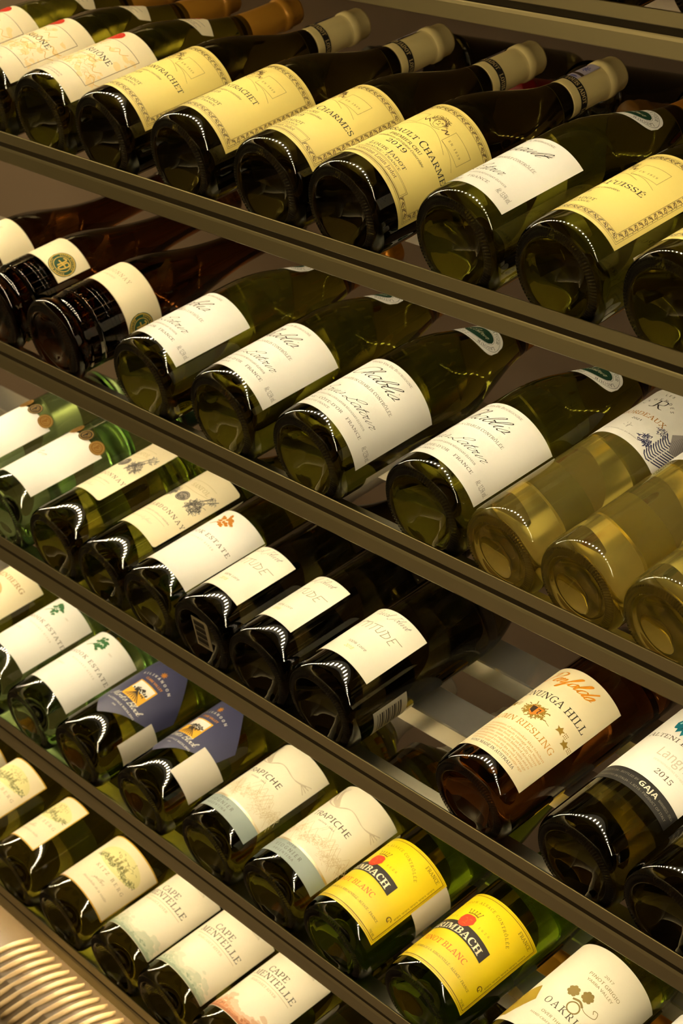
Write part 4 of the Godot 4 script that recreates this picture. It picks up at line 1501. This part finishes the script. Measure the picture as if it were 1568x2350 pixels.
func bottles() -> void:
	var dark := glass("glass_dark", 0.10, 0.085, 0.018)
	var olive := glass("glass_olive", 0.235, 0.235, 0.026)
	var brown := glass("glass_brown", 0.08, 0.026, 0.005)
	var black := glass("glass_black", 0.07, 0.06, 0.02)
	var green := glass("glass_green", 0.26, 0.42, 0.025)
	var pale := glass("glass_pale_green", 0.42, 0.62, 0.30)
	var amber := glass("glass_amber_wine", 1.0, 0.86, 0.23, 0.040, 0.06)
	var tawny := glass("glass_tawny", 0.16, 0.055, 0.01)
	var o: Node3D

	# --- shelf out of reach above: only undersides show
	for i in 3:
		bottle(-1, [0.0, 0.10, 0.20][i], 40.0, "burgundy", black, ["dark bottle base above the top rail, left of the three in the corner", "dark bottle base above the top rail, middle of the three in the corner", "dark bottle base above the top rail, last in the corner"][i], "dark bottles above the top rail")

	# --- top row
	var g1 := "bottles with cream map labels"
	var n1 := ["bottle with cream map label cut by the left edge, first of the top row", "bottle with cream map label and red seal, its base cut by the left edge", "bottle with cream map label and red seal, beside the yellow labels"]
	for i in 3:
		var x: float = [-0.812, -0.716, -0.6184][i]
		var R: float = [40.5, 40.5, 40.5][i]
		o = bottle(0, x, R, "burgundy", olive, n1[i], g1)
		rhone_label(o, R, [-8.0, -10.0, -8.0][i])
	var g2 := "dark bottles with yellow scroll-bordered labels"
	var n2 := ["dark bottle with yellow scroll-bordered label, next to the cream map labels", "dark bottle with yellow scroll-bordered label, second from the cream map labels", "dark bottle with yellow label and ribboned name, its face emblem half hidden", "dark bottle with yellow label whose curly-haired face emblem shows whole"]
	for i in 4:
		var R: float = [39.7, 39.8, 39.8, 39.2][i]
		o = bottle(0, [-0.5217, -0.4106, -0.2994, -0.2097][i], R, "burgundy", dark, n2[i], g2)
		yellow_label(o, R, [-3.6, -4.2, -11.0, 15.0][i], "MONTRACHET" if i < 2 else "MEURSAULT CHARMES", i > 1, [57.0, 53.0, 98.0, 96.0][i], [44.0, 35.2, 0.0, 0.0][i])
		yellow_capsule(o, [2.0, 4.0, 0.0, 14.0][i], i == 3)
	o = bottle(0, -0.0908, 40.2, "burgundy", olive, "olive bottle with white script label between the two yellow-labelled bottles of the top row")
	cream_script_label(o, 40.2, -10.0, "Meursault", 19.4, 99.3, 48.2, "APPELLATION MEURSAULT CONTRÔLÉE")
	vintage_collar(o, 40.2, 0.0)
	label_sheet(o, 40.2, 62.0, 40.0, 112.0, 108.0, WHITE, 0.0, "back_label")
	begin(40.2)
	for k in 9:
		write("Vin blanc mis en bouteille à la propriété", 64.0, 44.0 + k * 6.0, 1.5, {"w": 42.0})
	commit("back_lettering", ink(GREY), o)
	capsule(o, "burgundy", 232.0, mat("capsule_gold", Color(0.80, 0.52, 0.12), 0.32, 0.5))
	var n3 := ["olive bottle with yellow scroll-bordered label right of the white script label", "olive bottle cut by the right edge at the end of the top row"]
	for i in 2:
		o = bottle(0, [0.0046, 0.099][i], [39.5, 40.0][i], "burgundy", olive, n3[i], "olive bottles with yellow scroll-bordered labels")
		yellow_label(o, [39.5, 40.0][i], [-18.0, -14.0][i], "POUILLY-FUISSÉ", false, 78.0)
		yellow_capsule(o, 0.0)
		blank_sticker(o, [39.5, 40.0][i], 52.0, 34.0, 20.0, 26.0)

	# --- second row
	o = bottle(1, -0.80, 40.0, "flared", brown, "dark bottle with plain cream label cut by the left edge of the second row", "", 0.0)
	seal_label(o, 40.0, 0.0, -60.0)
	var g4 := "flared brown bottles with green seals"
	for i in 2:
		o = bottle(1, [-0.697, -0.5915][i], 41.0, "flared", brown, ["flared brown bottle whose green seal shows whole, near the left edge", "flared brown bottle with raised lettering, its green seal half hidden by the next bottle"][i], g4)
		seal_label(o, 41.0, [-12.0, 16.0][i], [28.0, 66.0][i])
	var n4 := ["olive bottle with cream script label, first after the flared brown bottles", "olive bottle with cream script label, second after the flared brown bottles", "olive bottle with cream script label showing its whole large script word", "olive bottle with cream script label beside the clear amber bottles"]
	for i in 4:
		var R: float = [41.3, 41.8, 40.6, 41.1][i]
		o = bottle(1, [-0.451, -0.3382, -0.2303, -0.0978][i], R, "burgundy", olive, n4[i], "olive bottles with cream script labels")
		cream_script_label(o, R, [-12.8, -5.8, 10.0, -4.5][i], "Chablis", 17.8, 98.6, 58.2, "APPELLATION CHABLIS CONTRÔLÉE")
		vintage_collar(o, R, [-14.0, -8.0, 7.0, 2.0][i])
		label_sheet(o, R, 74.0 + [-12.8, -5.8, 10.0, -4.5][i], 30.0, 122.0 + [-12.8, -5.8, 10.0, -4.5][i], 90.0, WHITE, 0.0, "back_label")
		capsule(o, "burgundy", 230.0, mat("capsule_gold", Color(0.80, 0.52, 0.12), 0.32, 0.5))
	for i in 3:
		var R: float = [35.6, 36.2, 36.5][i]
		o = bottle(1, [-0.019, 0.0538, 0.1282][i], R, "clear", amber, ["clear bottle of amber wine with white vineyard label, beside the script labels", "clear bottle of amber wine, middle of the three pale ones", "clear bottle of amber wine cut by the right edge"][i], "clear bottles of amber wine")
		legend_label(o, R, [0.0, 4.0, 0.0][i])
		capsule(o, "clear", 214.0, mat("capsule_blue", Color(0.24, 0.24, 0.40), 0.35, 0.3))

	# --- third row
	var g5 := "pale green bottles with hanging medallions"
	for i in 2:
		o = bottle(2, [-0.775, -0.680][i], 40.0, "bordeaux", pale, ["pale green bottle with plain white label and medallions, cut by the left edge", "pale green bottle with plain white label and medallions, nearer the knight labels"][i], g5)
		medallion_label(o, 40.0, 0.0)
		capsule(o, "bordeaux", 216.0, mat("capsule_green", Color(0.10, 0.20, 0.12), 0.35, 0.3))
	for i in 2:
		var R: float = [40.2, 37.2][i]
		o = bottle(2, [-0.5834, -0.5048][i], R, "longburgundy", olive, ["olive bottle with cream knight label, beside the medallion bottles", "olive bottle with cream knight label, its dark medallion facing the front"][i], "olive bottles with cream knight labels")
		knight_label(o, R, [-14.0, 0.0][i], [50.0, 46.0][i], 149.0)
		capsule(o, "longburgundy", 230.0, mat("capsule_gold", Color(0.80, 0.52, 0.12), 0.32, 0.5))
	o = bottle(2, -0.4298, 37.7, "bordeaux", olive, "dark olive bottle with white label and orange tree emblem")
	estate_label(o, 37.7, -12.0, 24.0, 114.7, Color(0.74, 0.47, 0.10), "BROOK ESTATE", 53.0, 0.9, 9.0)
	capsule(o, "bordeaux", 214.0, mat("capsule_white", Color(0.78, 0.74, 0.66), 0.4, 0.2))
	var g6 := "black bottles with hand-lettered labels"
	for i in 3:
		var R: float = [39.0, 39.2, 39.7][i]
		o = bottle(2, [-0.3506, -0.2723, -0.192][i], R, "longburgundy", black, ["black bottle with hand-lettered cream label and barcode on its base", "black bottle with hand-lettered cream label, middle of the three", "black bottle with hand-lettered cream label, beside the empty gap"][i], g6)
		var c: float = [-6.0, -12.0, 0.0][i]
		attitude_label(o, R, c, c - 42.0, c + [34.3, 33.8, 37.4][i])
		if i == 0:
			barcode(o, 0.006, 0.008)
		if i == 2:
			label_sheet(o, R, 62.0, 24.0, 92.0, 60.0, Color(0.62, 0.60, 0.54), 0.0, "back_label")
			begin(R)
			for k in 12:
				rect(66.0, 28.0 + k * 2.2, 86.0, 28.6 + k * 2.2 + 0.5 * (k % 3))
			commit("back_print", ink(BLACK), o)
		capsule(o, "longburgundy", 228.0, mat("capsule_black", Color(0.07, 0.06, 0.05), 0.35, 0.3))
	o = bottle(2, -0.023, 37.2, "bordeaux", tawny, "tawny bottle with tall cream label, orange script and grapevine crest, right of the gap")
	riesling_label(o, 37.2)
	capsule(o, "bordeaux", 214.0, mat("capsule_red", Color(0.42, 0.05, 0.04), 0.35, 0.3))
	for i in 2:
		o = bottle(2, [0.0839, 0.1640][i], 38.7, "burgundy", dark, ["dark bottle with white label, teal figure and black lower band", "dark bottle base at the right edge, below the white label with the teal figure"][i], "dark bottles at the right end of the third row")
		barrel_label(o, 38.7)
		capsule(o, "burgundy", 232.0, mat("capsule_black", Color(0.07, 0.06, 0.05), 0.35, 0.3))

	# --- fourth row
	o = bottle(3, -0.815, 38.0, "bordeaux", olive, "bottle with plain beige label ending in capital letters, cut by the left edge")
	var bl := label_sheet(o, 38.0, -46.0, 30.0, 44.0, 127.0, CREAM, 1.0)
	begin(38.0)
	write("WIESENBERG", 33.0, 104.0, 6.0, {"k": "r", "w": 70.0, "font": "serifbold"})
	commit("lettering", ink(Color(0.70, 0.58, 0.38)), bl)
	begin(38.0)
	disc(0, 84, 20, 12, 24)
	commit("emblem", ink(Color(0.80, 0.68, 0.44)), bl)
	for i in 2:
		o = bottle(3, [-0.7173, -0.6273][i], 36.8, "bordeaux", pale, ["pale green bottle with white label and green tree emblem, nearer the left edge", "pale green bottle with white label and green tree emblem, beside the blue kite label"][i], "pale green bottles with green tree emblems")
		estate_label(o, 36.8, [-1.0, 0.0][i], [35.4, 28.3][i], [123.0, 115.8][i], Color(0.20, 0.42, 0.22), "BROOK ESTATE", [47.0, 49.3][i], 0.9)
		capsule(o, "bordeaux", 214.0, mat("capsule_green", Color(0.10, 0.20, 0.12), 0.35, 0.3))
	for i in 2:
		var R: float = [36.8, 37.5][i]
		o = bottle(3, [-0.5372, -0.4299][i], R, "bordeaux", olive, ["dark bottle with blue kite-shaped label, all of its picture showing", "dark bottle with blue kite-shaped label and the larger white sticker"][i], "dark bottles with blue kite-shaped labels")
		blue_label(o, R, [11.0, -4.6][i])
		blank_sticker(o, R, [44.5, 21.5][i], 30.0, [26.0, 38.0][i], 41.0)
		capsule(o, "bordeaux", 214.0, mat("capsule_blue", Color(0.24, 0.24, 0.40), 0.35, 0.3))
	for i in 2:
		var R: float = [38.0, 37.3][i]
		o = bottle(3, [-0.3274, -0.2389][i], R, "bordeaux", olive, ["dark bottle with condor label above a blue-grey band, beside the white sticker", "dark bottle with condor label above a blue-grey band, beside the bright yellow labels"][i], "dark bottles with pale condor labels")
		condor_label(o, R, [-4.0, 1.0][i])
		capsule(o, "bordeaux", 214.0, mat("capsule_white", Color(0.78, 0.74, 0.66), 0.4, 0.2))
	for i in 2:
		var R: float = [38.0, 37.5][i]
		o = bottle(3, [-0.1558, -0.055][i], R, "flute", green, ["green flute bottle with bright yellow label carrying a white sticker", "green flute bottle with bright yellow label, its black name panel nearest the front"][i], "green flute bottles with bright yellow labels")
		sun_label(o, R, [-10.6, -3.8][i], [47.6, 54.6][i])
		if i == 0:
			blank_sticker(o, R, 47.0, 60.0, 26.0, 40.0)
		label_sheet(o, R, PI * R - 30.0, 30.0, PI * R + 30.0, 92.0, Color(0.90, 0.78, 0.10), 0.0, "back_label")
		begin_on("flute", R, 187.0, 0.5)
		sheet(-24, 178, 24, 196, 0.0)
		commit("neck_label", paper(Color(0.93, 0.80, 0.10)), o)
		capsule(o, "flute", 262.0, mat("capsule_yellow", Color(0.86, 0.66, 0.10), 0.35, 0.4))
	o = bottle(3, 0.050, 38.0, "burgundy", olive, "olive bottle with cream oak leaf label and gold corner at the bottom edge")
	oak_label(o, 38.0)
	o = bottle(3, 0.152, 38.0, "burgundy", olive, "bottle in the bottom right corner, only a sliver of white label showing")
	label_sheet(o, 38.0, -40.0, 20.0, 40.0, 112.0, WHITE)

	# --- bottom row
	var n7 := ["bottle with gold-edged castle label cut by the left edge, uppermost of four", "bottle with gold-edged castle label, second down along the left edge", "bottle with gold-edged castle label, third down, its base at the left edge", "bottle with gold-edged castle label, whole label and base in view"]
	for i in 4:
		o = bottle(4, [-0.850, -0.7573, -0.6540, -0.5586][i], 38.4, "bordeaux", olive, n7[i], "bottles with gold-edged castle labels")
		castle_label(o, 38.4, [6.0, 6.0, -12.0, 18.0][i], [56.0, 41.3, 21.4, 57.4][i])
		capsule(o, "bordeaux", 214.0, mat("capsule_gold", Color(0.80, 0.52, 0.12), 0.32, 0.5))
	for i in 3:
		var R: float = [37.5, 39.4, 39.0][i]
		var warm: bool = i == 2
		o = bottle(4, [-0.4652, -0.3825, -0.297][i], R, "bordeaux", olive, ["bottle with watercolour label washed in pale teal, beside the castle label", "bottle with watercolour label washed in teal, between teal and rust ones", "bottle with watercolour label washed in rust red along its lower edge"][i], "bottles with watercolour labels")
		cape_label(o, R, [-6.4, 0.0, -4.4][i], [45.8, 50.9, 46.4][i], Color(0.78, 0.48, 0.28) if warm else Color(0.66, 0.72, 0.60), warm)
		capsule(o, "bordeaux", 214.0, mat("capsule_gold", Color(0.80, 0.52, 0.12), 0.32, 0.5))
	for i in 3:
		o = bottle(4, [-0.208, -0.132, -0.015][i], 38.0, "bordeaux", olive, ["bottle glimpsed below the two bright yellow labels, gold neck showing", "bottle glimpsed through the gap left of the oak leaf label", "bottle hidden below the oak leaf label"][i], "bottles glimpsed below the fourth row")
		if i == 1:
			var gc := capsule(o, "bordeaux", 208.0, mat("capsule_letter_gold", Color(0.80, 0.58, 0.16), 0.4, 0.3))
			begin(16.6, 0.9)
			slope = -0.06
			slope_s = 222.0
			write("T - R", 0, 0, 7.0, {"k": "c", "w": 26.0, "font": "serifbold", "arc": [2.0, 1226.0, 1000.0, -PI / 2.0]})
			commit("lettering", ink(SEPIA), gc)
			continue
		capsule(o, "bordeaux", 214.0, mat("capsule_gold", Color(0.80, 0.52, 0.12), 0.32, 0.5))

func behind() -> void:
	# bottles lying on a ledge behind the rack, seen dimly past the necks of the top row
	var ledge := thing("back_ledge", "dark ledge behind the rack below the top rail", "shelf", Vector3(-0.45, 0.0, -0.56))
	put("slab", box_mesh(Vector3(1.3, 0.014, 0.24), 0.002), steel("ledge_steel", Color(0.20, 0.18, 0.16), 0.5), ledge)
	var black := glass("glass_black", 0.07, 0.06, 0.02)
	var names := ["dim standing bottle behind the rack, left of the red capped one", "dim bottle with red cap and white band behind the rack at the top right", "dim standing bottle behind the rack at the right of the red capped one"]
	for i in 3:
		var o := thing("back_bottle", names[i], "bottle", Vector3([-0.60, -0.40, -0.26][i], 0.047, -0.50), "dim bottles behind the rack")
		o.rotation = Vector3(PI / 2.0 - 0.12, 0, 0)
		o.position.z = -0.66
		o.position.y = 0.052
		put("body", glass_mesh("bordeaux", 38.0, false), black, o)
		var cp := capsule(o, "bordeaux", 222.0, mat("capsule_%d" % i, [Color(0.16, 0.14, 0.13), Color(0.56, 0.07, 0.06), Color(0.5, 0.34, 0.1)][i], 0.4))
		begin(15.2, 0.9)
		rect(-47, 236, 47, 246)
		commit("band", paper(Color(0.7, 0.62, 0.56)), cp)
